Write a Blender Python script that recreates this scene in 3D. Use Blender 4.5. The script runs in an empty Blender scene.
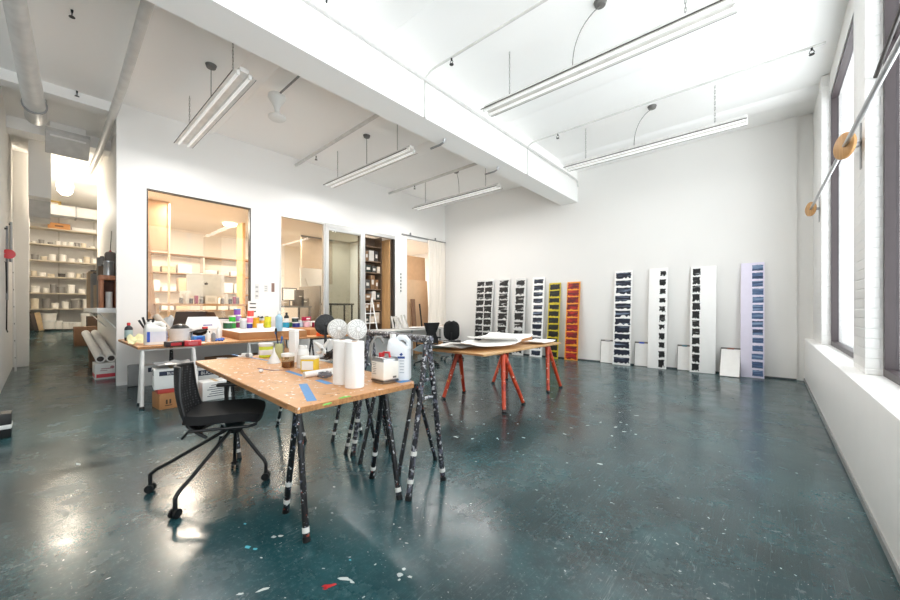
import bpy, bmesh, math, random
from mathutils import Vector, Matrix, noise
C = bpy.context.scene.collection
sc = bpy.context.scene
R = math.radians
rnd = random.Random(7)

# ------------------------------------------------------------------ camera model (900x600), used to read points off the photo
CH, CF, CV = 1.36, 362.0, 309.0
YAW = math.atan(320/362)
SN, CS = math.sin(YAW), math.cos(YAW)
def ray(u, v):
    l = (u-450)/CF; w = (CV-v)/CF
    return Vector((-SN+CS*l, CS+SN*l, w))
def P(u, v, z=0.0):
    r = ray(u, v); t = (z-CH)/r.z
    return Vector((r.x*t, r.y*t, z))
def PX(u, v, x):
    r = ray(u, v); t = x/r.x
    return Vector((x, r.y*t, CH+r.z*t))
def PY(u, v, y):
    r = ray(u, v); t = y/r.y
    return Vector((r.x*t, y, CH+r.z*t))
def depth(p): return -SN*p[0]+CS*p[1]
RX0, RSL = -13.0, 0.122
def ramp_z(x): return max(0.0, (RX0-x)*RSL)
def PR(u, v):
    r = ray(u, v); t = 1.0
    while t < 30:
        if CH+r.z*t <= ramp_z(r.x*t): break
        t += 0.01
    return Vector((r.x*t, r.y*t, ramp_z(r.x*t)))

# ------------------------------------------------------------------ materials
def lin(h):
    if isinstance(h, str):
        h = h.lstrip('#'); c = [int(h[i:i+2], 16)/255 for i in (0, 2, 4)]
    else: c = h
    return tuple(x/12.92 if x <= .04045 else ((x+.055)/1.055)**2.4 for x in c)+(1.0,)
MATS = {}
def mat(name, col, rough=.5, metal=0.0, var=.06, scale=8.0, bump=0.0, bscale=None, emit=0, coat=0, col2=None, spec=.5, trans=0):
    if name in MATS: return MATS[name]
    m = bpy.data.materials.new(name); m.use_nodes = True; MATS[name] = m
    nt = m.node_tree; b = nt.nodes['Principled BSDF']
    b.inputs['Roughness'].default_value = rough; b.inputs['Metallic'].default_value = metal
    b.inputs['Specular IOR Level'].default_value = spec
    if coat: b.inputs['Coat Weight'].default_value = coat; b.inputs['Coat Roughness'].default_value = .15
    if trans: b.inputs['Transmission Weight'].default_value = trans
    tc = nt.nodes.new('ShaderNodeTexCoord')
    n = nt.nodes.new('ShaderNodeTexNoise'); n.inputs['Scale'].default_value = scale; n.inputs['Detail'].default_value = 5
    nt.links.new(tc.outputs['Object'], n.inputs['Vector'])
    r = nt.nodes.new('ShaderNodeValToRGB')
    c = lin(col); c2 = lin(col2) if col2 else tuple(x*(1-var*2) for x in c[:3])+(1,)
    r.color_ramp.elements[0].position = .35; r.color_ramp.elements[1].position = .65
    r.color_ramp.elements[0].color = c2; r.color_ramp.elements[1].color = c
    nt.links.new(n.outputs['Fac'], r.inputs['Fac']); nt.links.new(r.outputs['Color'], b.inputs['Base Color'])
    if bump:
        bn = nt.nodes.new('ShaderNodeBump'); bn.inputs['Strength'].default_value = bump; bn.inputs['Distance'].default_value = .01
        n2 = nt.nodes.new('ShaderNodeTexNoise'); n2.inputs['Scale'].default_value = bscale or scale*5; n2.inputs['Detail'].default_value = 4
        nt.links.new(tc.outputs['Object'], n2.inputs['Vector']); nt.links.new(n2.outputs['Fac'], bn.inputs['Height'])
        nt.links.new(bn.outputs['Normal'], b.inputs['Normal'])
    if emit:
        b.inputs['Emission Color'].default_value = c; b.inputs['Emission Strength'].default_value = emit
    return m

def splatter(name, base, spots, rough=.45, scale=30.0, thr=.62, var=.1):
    """paint-splattered surface: base colour with scattered spots of other paints"""
    if name in MATS: return MATS[name]
    m = mat(name, base, rough, var=var, scale=10)
    nt = m.node_tree; b = nt.nodes['Principled BSDF']
    tc = [n for n in nt.nodes if n.type == 'TEX_COORD'][0]
    src = b.inputs['Base Color'].links[0].from_socket
    for i, (colr, th, sca) in enumerate(spots):
        mp = nt.nodes.new('ShaderNodeMapping'); mp.inputs['Location'].default_value = (i*3.7, i*1.3, i*2.1)
        nt.links.new(tc.outputs['Object'], mp.inputs['Vector'])
        n = nt.nodes.new('ShaderNodeTexNoise'); n.inputs['Scale'].default_value = sca; n.inputs['Detail'].default_value = 2
        nt.links.new(mp.outputs['Vector'], n.inputs['Vector'])
        g = nt.nodes.new('ShaderNodeMapRange'); g.inputs['From Min'].default_value = th; g.inputs['From Max'].default_value = th+.02
        nt.links.new(n.outputs['Fac'], g.inputs['Value'])
        mx = nt.nodes.new('ShaderNodeMix'); mx.data_type = 'RGBA'
        nt.links.new(g.outputs['Result'], mx.inputs[0]); nt.links.new(src, mx.inputs[6]); mx.inputs[7].default_value = lin(colr)
        src = mx.outputs[2]
    nt.links.new(src, b.inputs['Base Color'])
    return m

def wood(name, c1, c2, axis='X', scale=3.0, rough=.45, stretch=14):
    if name in MATS: return MATS[name]
    m = mat(name, c1, rough, col2=c2)
    nt = m.node_tree
    tc = [n for n in nt.nodes if n.type == 'TEX_COORD'][0]; n = [n for n in nt.nodes if n.type == 'TEX_NOISE'][0]
    mp = nt.nodes.new('ShaderNodeMapping'); s = [stretch]*3; s['XYZ'.index(axis)] = 1.0
    mp.inputs['Scale'].default_value = s
    nt.links.new(tc.outputs['Object'], mp.inputs['Vector']); nt.links.new(mp.outputs['Vector'], n.inputs['Vector'])
    n.inputs['Scale'].default_value = scale; n.inputs['Detail'].default_value = 8
    return m

def brush_mat(name, dark, light, axis='X', thr=.5, soft=.12, scale=5.0, stretch=9.0, third=None):
    """dry brush stroke: streaks of a dark paint with the ground colour breaking through"""
    m = bpy.data.materials.new(name); m.use_nodes = True; MATS[name] = m
    nt = m.node_tree; b = nt.nodes['Principled BSDF']; b.inputs['Roughness'].default_value = .4
    tc = nt.nodes.new('ShaderNodeTexCoord'); mp = nt.nodes.new('ShaderNodeMapping')
    s = [stretch]*3; s['XYZ'.index(axis)] = 1.0; mp.inputs['Scale'].default_value = s
    nt.links.new(tc.outputs['Object'], mp.inputs['Vector'])
    n = nt.nodes.new('ShaderNodeTexNoise'); n.inputs['Scale'].default_value = scale; n.inputs['Detail'].default_value = 6
    nt.links.new(mp.outputs['Vector'], n.inputs['Vector'])
    r = nt.nodes.new('ShaderNodeValToRGB')
    r.color_ramp.elements[0].position = thr-soft; r.color_ramp.elements[1].position = thr+soft
    r.color_ramp.elements[0].color = lin(dark); r.color_ramp.elements[1].color = lin(light)
    if third:
        e = r.color_ramp.elements.new(thr); e.color = lin(third)
    nt.links.new(n.outputs['Fac'], r.inputs['Fac']); nt.links.new(r.outputs['Color'], b.inputs['Base Color'])
    return m

def glass(name, tint='ffffff', refl=.06, rough=0.0):
    if name in MATS: return MATS[name]
    m = bpy.data.materials.new(name); m.use_nodes = True; MATS[name] = m
    nt = m.node_tree; nt.nodes.remove(nt.nodes['Principled BSDF'])
    out = nt.nodes['Material Output']
    t = nt.nodes.new('ShaderNodeBsdfTransparent'); t.inputs['Color'].default_value = lin(tint)
    g = nt.nodes.new('ShaderNodeBsdfGlossy'); g.inputs['Roughness'].default_value = rough
    lw = nt.nodes.new('ShaderNodeLayerWeight'); lw.inputs['Blend'].default_value = .5
    pw = nt.nodes.new('ShaderNodeMath'); pw.operation = 'POWER'; pw.inputs[1].default_value = 5.0; nt.links.new(lw.outputs['Facing'], pw.inputs[0])
    f = nt.nodes.new('ShaderNodeMapRange'); f.inputs[3].default_value = .03; f.inputs[4].default_value = .45; nt.links.new(pw.outputs[0], f.inputs[0])
    mx = nt.nodes.new('ShaderNodeMixShader')
    nt.links.new(f.outputs[0], mx.inputs[0]); nt.links.new(t.outputs[0], mx.inputs[1]); nt.links.new(g.outputs[0], mx.inputs[2])
    nt.links.new(mx.outputs[0], out.inputs['Surface'])
    return m

# ------------------------------------------------------------------ mesh builder
class B:
    def __init__(s): s.bm = bmesh.new()
    def box(s, c, size, rot=None, bev=0.0):
        M = Matrix.Translation(Vector(c))
        if rot is not None:
            M = M @ (rot.to_4x4() if not isinstance(rot, (int, float)) else Matrix.Rotation(rot, 4, 'Z'))
        M = M @ Matrix.Diagonal((size[0], size[1], size[2], 1))
        vs = bmesh.ops.create_cube(s.bm, size=1.0, matrix=M)['verts']
        if bev:
            es = set(e for v in vs for e in v.link_edges)
            bmesh.ops.bevel(s.bm, geom=list(es), offset=bev, segments=2, affect='EDGES', profile=.5)
        return s
    def bx(s, x0, x1, y0, y1, z0, z1, bev=0.0):
        return s.box(((x0+x1)/2, (y0+y1)/2, (z0+z1)/2), (abs(x1-x0), abs(y1-y0), abs(z1-z0)), None, bev)
    def cyl(s, p0, p1, r0, r1=None, seg=16):
        p0, p1 = Vector(p0), Vector(p1); d = p1-p0
        if r1 is None: r1 = r0
        q = d.to_track_quat('Z', 'Y').to_matrix().to_4x4()
        M = Matrix.Translation((p0+p1)/2) @ q
        bmesh.ops.create_cone(s.bm, cap_ends=True, segments=seg, radius1=r0, radius2=r1, depth=d.length, matrix=M)
        return s
    def ball(s, c, r, sx=1, sy=1, sz=1, seg=16, rot=None):
        M = Matrix.Translation(Vector(c))
        if rot is not None: M = M @ rot.to_4x4()
        M = M @ Matrix.Diagonal((sx, sy, sz, 1))
        bmesh.ops.create_uvsphere(s.bm, u_segments=seg, v_segments=max(6, seg//2), radius=r, matrix=M)
        return s
    def tube(s, pts, r, seg=10, closed=False):
        pts = [Vector(p) for p in pts]; n = len(pts); rings = []
        up = Vector((0, 0, 1)); prev = None
        for i, p in enumerate(pts):
            if closed: t = (pts[(i+1) % n]-pts[i-1])
            else: t = pts[min(i+1, n-1)]-pts[max(i-1, 0)]
            t.normalize()
            a = (prev if prev is not None else (up if abs(t.z) < .9 else Vector((1, 0, 0))))
            x = (a - t*a.dot(t)); x.normalize(); prev = x
            y = t.cross(x)
            rr = r[i] if isinstance(r, (list, tuple)) else r
            rings.append([s.bm.verts.new(p+x*math.cos(k*2*math.pi/seg)*rr+y*math.sin(k*2*math.pi/seg)*rr) for k in range(seg)])
        for i in range(n if closed else n-1):
            a, b = rings[i], rings[(i+1) % n]
            for k in range(seg):
                s.bm.faces.new((a[k], a[(k+1) % seg], b[(k+1) % seg], b[k]))
        if not closed:
            s.bm.faces.new(rings[0][::-1]); s.bm.faces.new(rings[-1])
        return s
    def lathe(s, prof, c=(0, 0, 0), seg=24, rot=None, cap=True):
        c = Vector(c); rings = []
        for r, z in prof:
            ring = []
            for k in range(seg):
                a = 2*math.pi*k/seg; v = Vector((r*math.cos(a), r*math.sin(a), z))
                if rot is not None: v = rot @ v
                ring.append(s.bm.verts.new(v+c))
            rings.append(ring)
        for a, b in zip(rings, rings[1:]):
            for k in range(seg): s.bm.faces.new((a[k], a[(k+1) % seg], b[(k+1) % seg], b[k]))
        if cap:
            s.bm.faces.new(rings[0][::-1]); s.bm.faces.new(rings[-1])
        return s
    def prism(s, poly, ext):
        """poly: list of 3D points in a plane, ext: extrusion vector"""
        ext = Vector(ext)
        a = [s.bm.verts.new(Vector(p)) for p in poly]; b = [s.bm.verts.new(Vector(p)+ext) for p in poly]
        n = len(poly)
        s.bm.faces.new(a[::-1]); s.bm.faces.new(b)
        for k in range(n): s.bm.faces.new((a[k], a[(k+1) % n], b[(k+1) % n], b[k]))
        return s
    def sheet(s, f, nu, nv, th):
        """thickened grid; f(u,v) -> point"""
        g = [[Vector(f(i/nu, j/nv)) for j in range(nv+1)] for i in range(nu+1)]
        top, bot = [], []
        for i in range(nu+1):
            tr, br = [], []
            for j in range(nv+1):
                du = g[min(i+1, nu)][j]-g[max(i-1, 0)][j]; dv = g[i][min(j+1, nv)]-g[i][max(j-1, 0)]
                nn = du.cross(dv); nn.normalize()
                tr.append(s.bm.verts.new(g[i][j]+nn*th/2)); br.append(s.bm.verts.new(g[i][j]-nn*th/2))
            top.append(tr); bot.append(br)
        for i in range(nu):
            for j in range(nv):
                s.bm.faces.new((top[i][j], top[i+1][j], top[i+1][j+1], top[i][j+1]))
                s.bm.faces.new((bot[i][j], bot[i][j+1], bot[i+1][j+1], bot[i+1][j]))
        for i in range(nu):
            s.bm.faces.new((top[i][0], bot[i][0], bot[i+1][0], top[i+1][0]))
            s.bm.faces.new((top[i][nv], top[i+1][nv], bot[i+1][nv], bot[i][nv]))
        for j in range(nv):
            s.bm.faces.new((top[0][j], top[0][j+1], bot[0][j+1], bot[0][j]))
            s.bm.faces.new((top[nu][j], bot[nu][j], bot[nu][j+1], top[nu][j+1]))
        return s
    def done(s, name, m, parent=None, world=False, loc=None, rotz=0.0, sharp=38):
        me = bpy.data.meshes.new(name)
        bmesh.ops.recalc_face_normals(s.bm, faces=s.bm.faces[:])
        off = None
        if world and parent is not None: off = Vector(parent.location)
        if off is not None:
            for v in s.bm.verts: v.co -= off
        s.bm.to_mesh(me); s.bm.free()
        me.materials.append(m)
        me.polygons.foreach_set('use_smooth', [True]*len(me.polygons)); me.set_sharp_from_angle(angle=R(sharp))
        o = bpy.data.objects.new(name, me); C.objects.link(o)
        if parent is not None: o.parent = parent
        if loc is not None: o.location = loc
        if rotz: o.rotation_euler = (0, 0, rotz)
        return o

def tag(o, label, cat, group=None):
    o['label'] = label; o['category'] = cat
    if group: o['group'] = group
    return o
def thing(name, label, cat, loc=(0, 0, 0), rotz=0.0, group=None):
    o = bpy.data.objects.new(name, None); C.objects.link(o)
    o.location = loc; o.rotation_euler = (0, 0, rotz); o.empty_display_size = .1
    return tag(o, label, cat, group)
def struct(o):
    o['kind'] = 'structure'; return o
def dup(root, loc, rotz=None, label=None, group=None):
    r = root.copy(); C.objects.link(r); r.location = loc
    if rotz is not None: r.rotation_euler = (0, 0, rotz)
    if label: r['label'] = label
    if group: r['group'] = group
    for ch in list(root.children):
        c = ch.copy(); C.objects.link(c); c.parent = r
        for g in list(ch.children):
            d = g.copy(); C.objects.link(d); d.parent = c
    return r
def text(parent, s, size, m, loc, rot, name='lettering', depth_=.001):
    cu = bpy.data.curves.new(name, 'FONT'); cu.body = s; cu.size = size; cu.align_x = 'CENTER'; cu.align_y = 'CENTER'; cu.extrude = depth_
    t = bpy.data.objects.new('tmp', cu); C.objects.link(t)
    bpy.context.view_layer.update()
    me = bpy.data.meshes.new_from_object(t); bpy.data.objects.remove(t)
    me.materials.append(m)
    o = bpy.data.objects.new(name, me); C.objects.link(o); o.parent = parent; o.location = loc; o.rotation_euler = rot
    return o

# ------------------------------------------------------------------ palette
white_wall = mat('white_wall_paint', 'ebe9e6', .6, var=.006, scale=1.2, bump=.03, bscale=60)
white_ceil = mat('white_ceiling_paint', 'faf9f7', .7, var=.008, scale=.8, bump=.05, bscale=25)
white_gloss = mat('white_gloss_paint', 'f4f3f1', .35, var=.01)
white_pl = mat('white_plastic', 'e9e9e6', .3, var=.01)
white_paper = mat('white_paper', 'eeece9', .7, var=.02, scale=12)
offwhite = mat('off_white', 'ddd8cf', .6, var=.04)
cream = mat('cream_paint', 'f3eee5', .7, var=.02, scale=2)
steel = mat('brushed_steel', 'a9aaab', .3, 1.0, var=.05)
alu = mat('aluminium_frame', 'c4c4c2', .4, .5, var=.03)
dark_metal = mat('dark_metal', '3a3533', .45, .3, var=.05)
frame_brown = mat('dark_window_frame', '453c3e', .45, var=.05)
black_pl = mat('black_plastic', '131314', .4, var=.05)
black_fab = mat('black_fabric', '0e0e10', .85, var=.1, scale=60, bump=.1)
grey_pl = mat('grey_plastic', '8a8b8c', .45, var=.04)
card = mat('cardboard', 'b98a5e', .75, var=.06, scale=6)
card_d = mat('brown_cardboard', '7a5a43', .75, var=.08, scale=6)
red_pl = mat('red_plastic', 'c8262c', .35, var=.04)
blue_pl = mat('blue_plastic', '2a55c0', .35, var=.04)
blue_tape = mat('blue_tape', '4c8fca', .55, var=.05, scale=40)
tabletop_mat = splatter('plywood_with_paint', 'd59b66', [('e9c79f', .66, 3.0), ('efe9e2', .66, 26.0), ('9a6840', .68, 34.0)], .4, var=.07)
ply_edge = wood('plywood_edge', 'c08a58', '9a6a40', 'X', 4)
ply = wood('pale_plywood', 'd2a978', 'bd9263', 'Z', 3)
trestle_black = splatter('black_trestle_paint', '121316', [('5d6478', .63, 38.0), ('d9dbe0', .66, 55.0), ('a5432e', .71, 40.0)], .35)
trestle_worn = splatter('worn_grey_trestle_paint', '26262b', [('5c5d6a', .54, 36.0), ('b5b5b8', .59, 48.0), ('a04a3a', .69, 40.0)], .4)
trestle_orange = splatter('orange_trestle_paint', 'c8441f', [('9c2a1a', .56, 7.0), ('e9dccb', .66, 24.0), ('2b2b30', .67, 15.0), ('d7a52a', .70, 20.0)], .4)
tape_white = mat('white_tape', 'e9e7e2', .6)
WORLD, OFFICE, PENDANT, STRIP, EXPO = 4.2, 85, 100, 48, 0.10
FLC = ('18272a', '234a50', '3a666b')
# ------------------------------------------------------------------ SETTING
ZC = 5.03; XR = .49; XL = -8.65; YF = 9.53
def floor_mat():
    m = bpy.data.materials.new('teal_painted_floor'); m.use_nodes = True
    nt = m.node_tree; b = nt.nodes['Principled BSDF']; L = nt.links.new
    tc = nt.nodes.new('ShaderNodeTexCoord')
    def nz(scale, detail=5, loc=(0, 0, 0), sc3=(1, 1, 1), rz=0, rough=.55, dist=0):
        mp = nt.nodes.new('ShaderNodeMapping'); mp.inputs['Location'].default_value = loc; mp.inputs['Scale'].default_value = sc3
        mp.inputs['Rotation'].default_value = (0, 0, rz)
        L(tc.outputs['Object'], mp.inputs['Vector'])
        n = nt.nodes.new('ShaderNodeTexNoise'); n.inputs['Scale'].default_value = scale; n.inputs['Detail'].default_value = detail
        n.inputs['Roughness'].default_value = rough; n.inputs['Distortion'].default_value = dist
        L(mp.outputs['Vector'], n.inputs['Vector']); return n.outputs['Fac']
    def rng(v, a, c, lo=0, hi=1):
        g = nt.nodes.new('ShaderNodeMapRange'); g.inputs[1].default_value = a; g.inputs[2].default_value = c
        g.inputs[3].default_value = lo; g.inputs[4].default_value = hi
        L(v, g.inputs[0]); return g.outputs[0]
    def mix(f, a, c):
        x = nt.nodes.new('ShaderNodeMix'); x.data_type = 'RGBA'; L(f, x.inputs[0])
        if isinstance(a, str): x.inputs[6].default_value = lin(a)
        else: L(a, x.inputs[6])
        if isinstance(c, str): x.inputs[7].default_value = lin(c)
        else: L(c, x.inputs[7])
        return x.outputs[2]
    def math_(op, a, c):
        x = nt.nodes.new('ShaderNodeMath'); x.operation = op; L(a, x.inputs[0])
        if isinstance(c, (int, float)): x.inputs[1].default_value = c
        else: L(c, x.inputs[1])
        return x.outputs[0]
    base = mix(rng(nz(.45, 4), .38, .66), FLOOR_A, FLOOR_B)
    base = mix(rng(nz(2.2, 9, (3, 1, 0), rough=.72), .46, .74, 0, .55), base, FLOOR_C)
    mott = math_('MULTIPLY', rng(nz(38, 9, (6, 1, 0), rough=.8), .52, .68), rng(nz(.9, 4, (2, 8, 0)), .42, .62))
    base = mix(math_('MULTIPLY', mott, .34), base, '7f9a9c')
    def absd(v):
        x = nt.nodes.new('ShaderNodeMath'); x.operation = 'SUBTRACT'; L(v, x.inputs[0]); x.inputs[1].default_value = .5
        y = nt.nodes.new('ShaderNodeMath'); y.operation = 'ABSOLUTE'; L(x.outputs[0], y.inputs[0]); return y.outputs[0]
    # fine scratches: thin contour lines of stretched noise, broken up by coarse masks
    for k, (rz, sc_, st, wd_, amt) in enumerate([(.3, 14, .03, .0035, .22), (1.25, 17, .03, .0035, .22), (2.2, 12, .03, .003, .22), (2.8, 22, .04, .004, .22), (.8, 34, .06, .006, .22), (1.8, 40, .06, .006, .22)]):
        s_ = rng(absd(nz(sc_, 2, (k*4.1, k, 0), (1, st, 1), rz, .5, .12)), 0, wd_, 1, 0)
        msk = rng(nz(1.7+.5*k, 4, (k*7.7, 2*k, 1), rough=.7), .52, .62)
        base = mix(math_('MULTIPLY', math_('MULTIPLY', s_, msk), amt), base, 'b3c6c6')
    sp = rng(nz(34, 2, (5, 5, 0)), .735, .75)
    base = mix(math_('MULTIPLY', sp, .8), base, 'cfd6d2')
    sp2 = rng(nz(75, 2, (1, 8, 0)), .70, .72)
    base = mix(math_('MULTIPLY', sp2, .6), base, 'b7c4c4')
    L(base, b.inputs['Base Color'])
    ro = rng(nz(3.0, 9, (9, 2, 0), rough=.7), .35, .68, .15, .33)
    L(ro, b.inputs['Roughness'])
    b.inputs['Specular IOR Level'].default_value = .55
    bn = nt.nodes.new('ShaderNodeBump'); bn.inputs['Strength'].default_value = .05; bn.inputs['Distance'].default_value = .006
    L(nz(9, 8, (2, 2, 2), rough=.65), bn.inputs['Height']); L(bn.outputs['Normal'], b.inputs['Normal'])
    return m
FLOOR_A, FLOOR_B, FLOOR_C = FLC
fm = floor_mat()
floor = struct(B().bx(-13, .9, -4.1, 9.95, -.12, 0).done('floor', fm))
struct(B().prism([(-13, -.7, 0), (-13, 3.1, 0), (-18.6, 3.1, .683), (-18.6, -.7, .683)], (0, 0, -.12)).done('floor_ramp', fm))
struct(B().bx(-13.5, -8.75, 1.10, 10.85, .55, .7).done('floor_office', wood('office_boards', 'a89c8e', '8f8375', 'Y', 2)))
struct(B().bx(-18.6, .9, -4.1, 9.95, ZC, ZC+.12).done('ceiling', white_ceil))
# far wall, its free edge short of the window wall, and the recess behind it
struct(B().bx(-8.75, .385, YF, YF+.12, 0, ZC).done('wall_far', white_wall))
struct(B().bx(-13.6, -8.65, 10.85, 10.95, 0, ZC).bx(-8.75, -8.65, YF+.12, 10.85, 0, ZC).done('wall_office_far', white_wall))
struct(B().bx(.386, 1.0, 9.575, 9.98, 0, ZC).done('wall_far_recess', white_wall))
# window wall: low wall with a deep sill, brick piers, header
def brick_mat():
    m = mat('painted_brick', 'f1f0ee', .5, var=.012)
    nt = m.node_tree; b = nt.nodes['Principled BSDF']
    tc = [n for n in nt.nodes if n.type == 'TEX_COORD'][0]
    sx = nt.nodes.new('ShaderNodeSeparateXYZ'); cb = nt.nodes.new('ShaderNodeCombineXYZ')
    nt.links.new(tc.outputs['Object'], sx.inputs[0])
    ad = nt.nodes.new('ShaderNodeMath'); nt.links.new(sx.outputs['X'], ad.inputs[0]); nt.links.new(sx.outputs['Y'], ad.inputs[1])
    nt.links.new(ad.outputs[0], cb.inputs['X']); nt.links.new(sx.outputs['Z'], cb.inputs['Y'])
    br = nt.nodes.new('ShaderNodeTexBrick'); br.inputs['Scale'].default_value = 1
    br.inputs['Brick Width'].default_value = .21; br.inputs['Row Height'].default_value = .075; br.inputs['Mortar Size'].default_value = .007
    br.inputs['Mortar Smooth'].default_value = .6
    nt.links.new(cb.outputs[0], br.inputs['Vector'])
    bn = nt.nodes.new('ShaderNodeBump'); bn.invert = True; bn.inputs['Strength'].default_value = .55; bn.inputs['Distance'].default_value = .012
    nt.links.new(br.outputs['Fac'], bn.inputs['Height']); nt.links.new(bn.outputs['Normal'], b.inputs['Normal'])
    return m
brick = brick_mat()
struct(B().bx(XR, 1.0, -4.1, 9.9, 0, .80, .012).done('wall_right_sill', white_gloss))
struct(B().bx(.70, 1.0, -4.1, 9.9, 4.68, ZC).done('wall_right_header', white_wall))
for k, (a, b_) in enumerate(((8.15, 9.88), (4.67, 5.22), (1.15, 1.70), (-2.35, -1.8))):
    struct(B().bx(.605, 1.0, a, b_, .80, ZC, .015).done('wall_right_pier_%d' % (k+1), brick))
struct(B().bx(.605, 1.0, -4.1, -3.9, .8, ZC).done('wall_right_pier_5', brick))
pane = glass('window_glass', 'f4f8fa')
for k, (a, b_) in enumerate(((5.22, 8.15), (1.70, 4.67), (-1.8, 1.15), (-3.9, -2.35))):
    w = struct(bpy.data.objects.new('window_%d' % (k+1), None)); C.objects.link(w); w.location = (.75, (a+b_)/2, .8)
    f = B()
    f.bx(.71, .79, a, a+.05, .8, 4.68); f.bx(.71, .79, b_-.05, b_, .8, 4.68); f.bx(.71, .79, a+.05, b_-.05, .8, .86); f.bx(.71, .79, a+.05, b_-.05, 4.62, 4.68)
    f.bx(.76, .79, a+.05, b_-.05, 3.56, 3.60)
    f.done('window_frame', frame_brown, w, True)
    B().bx(.768, .774, a+.05, b_-.05, .86, 4.62).done('pane', pane, w, True)
# left partition with glazed openings
pw = B(); X0, X1 = -8.75, -8.65
pw.bx(X0, X1, .89, YF, 0, .74); pw.bx(X0, X1, .89, YF, 3.6, ZC)
pw.bx(X0, X1, .89, 1.30, .74, 3.6); pw.bx(X0, X1, 1.30, 3.10, .74, 1.15)
pw.bx(X0, X1, 3.10, 3.72, .74, 3.6); pw.bx(X0, X1, 7.22, 7.72, .74, 3.6); pw.bx(X0, X1, 9.45, YF, .74, 3.6)
struct(pw.done('wall_left_partition', white_wall))
struct(B().bx(-13.5, -8.75, 1.02, 1.10, 0, ZC).done('wall_corridor_right', white_wall))
struct(B().bx(-18.6, -9.0, -.55, -.43, 0, ZC).done('wall_corridor_left', white_wall))
struct(B().bx(-13.6, -13.1, -.43, -.18, 0, ZC).done('wall_corridor_pier', white_wall))
struct(B().bx(-9.12, -9.0, -4.1, -.55, 0, ZC).done('wall_left_return', white_wall))
struct(B().bx(-9.0, 1.0, -4.22, -4.1, 0, ZC).done('wall_behind', white_wall))
struct(B().bx(-18.7, -18.58, -.55, 3.1, 0, ZC).done('wall_corridor_end', mat('grey_end_wall', 'cfcdca', .7, var=.02)))
struct(B().bx(-18.6, -13.5, 3.0, 3.1, 0, ZC).done('wall_passage_side', white_wall))
struct(B().bx(-13.62, -13.5, 1.02, 10.85, .5, ZC).done('wall_office_back', cream))
struct(B().bx(-13.5, -8.75, 1.10, 10.85, 3.72, 3.78).done('ceiling_office', mat('office_ceiling_paint', 'f6f1e8', .7, var=.01)))
struct(B().bx(-13.5, -8.75, 7.3, 7.38, .7, 3.72).done('wall_office_divider', white_wall))
struct(B().bx(-11.3, -11.2, 5.55, 7.3, .7, 3.72).done('wall_office_inner', mat('greige_wall', 'd2ccbf', .7, var=.02)))
# beam, shallow ceiling bands
struct(B().bx(-4.33, -3.87, -4.1, YF, 4.22, ZC).done('ceiling_beam', white_ceil))
struct(B().bx(-9.05, -8.76, -.43, 1.02, 4.86, ZC).done('trim_1', white_ceil))
struct(B().bx(-11.2, -10.8, -.43, 1.02, 4.8, ZC).done('trim_2', white_ceil))
for k, (x0, x1, y0, y1) in enumerate(((-3.87, .7, 5.45, 6.1), (-3.87, .7, 2.6, 3.1), (-8.65, -4.33, 5.6, 6.0), (-8.65, -4.33, 2.0, 2.4), (-3.87, .7, 8.4, 8.9))):
    t = B(); n = 12
    prof = [(y0, ZC)]+[(y0+(y1-y0)*i/n, ZC-.075*math.sin(math.pi*i/n)**.6) for i in range(1, n)]+[(y1, ZC)]
    t.prism([(x0, y, z) for y, z in prof], (x1-x0, 0, 0)); struct(t.done('trim_%d' % (k+3), white_ceil))
# skirting
struct(B().bx(XR-.012, XR, -4.1, 9.86, 0, .05).done('baseboard_right', mat('grey_skirting', '8b8d8c', .5)))
struct(B().bx(-8.64, .38, YF-.012, YF, 0, .03).done('baseboard_far', mat('dark_skirting_gap', '4a4f50', .6)))
struct(B().bx(-8.65, -8.638, .89, YF, 0, .06).done('baseboard_left', white_gloss))

# glazed units of the partition
iglass = glass('partition_glass', 'fbf6ee')
def unit(n, y0, y1, z0, z1, m, fw=.03, x=-8.7, d=.1):
    w = struct(bpy.data.objects.new('window_%d' % n, None)); C.objects.link(w); w.location = (x, (y0+y1)/2, z0)
    f = B(); a, b_ = x-d/2, x+d/2
    f.bx(a, b_, y0, y0+fw, z0, z1); f.bx(a, b_, y1-fw, y1, z0, z1); f.bx(a, b_, y0+fw, y1-fw, z0, z0+fw); f.bx(a, b_, y0+fw, y1-fw, z1-fw, z1)
    f.done('window_frame', m, w, True)
    B().bx(x-.004, x+.004, y0+fw, y1-fw, z0+fw, z1-fw).done('pane', iglass, w, True)
    return w
blackf = mat('black_window_frame', '1f1c1a', .4)
unit(5, 1.30, 3.10, 1.15, 3.6, blackf, .022)
unit(6, 3.72, 4.90, .74, 3.6, alu, .045)
# sliding glazed door and its pocket
d1 = struct(bpy.data.objects.new('door_1', None)); C.objects.link(d1); d1.location = (-8.66, 5.47, .74)
f = B(); a, b_ = -8.70, -8.63
for y0, y1, z0, z1 in ((4.90, 4.99, .74, 3.5), (5.97, 6.06, .74, 3.5), (4.99, 5.97, .74, .86), (4.99, 5.97, 3.42, 3.5)): f.bx(a, b_, y0, y1, z0, z1, .006)
f.done('door_frame', alu, d1, True)
B().bx(-8.669, -8.661, 4.99, 5.97, .86, 3.42).done('pane', glass('door_glass', 'dde0da'), d1, True)
B().cyl((-8.62, 5.93, 1.75), (-8.62, 5.93, 2.05), .012).done('door_handle', steel, d1, True)
t = B(); t.bx(-8.76, -8.63, 4.9, 7.22, 3.5, 3.6); t.bx(-8.76, -8.63, 6.06, 6.12, .74, 3.5); struct(t.done('trim_8', alu))
struct(B().bx(-8.76, -8.64, 7.16, 7.22, .74, 3.5).done('trim_9', dark_metal))
d2 = struct(bpy.data.objects.new('door_2', None)); C.objects.link(d2); d2.location = (-8.8, 6.98, .74)
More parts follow.
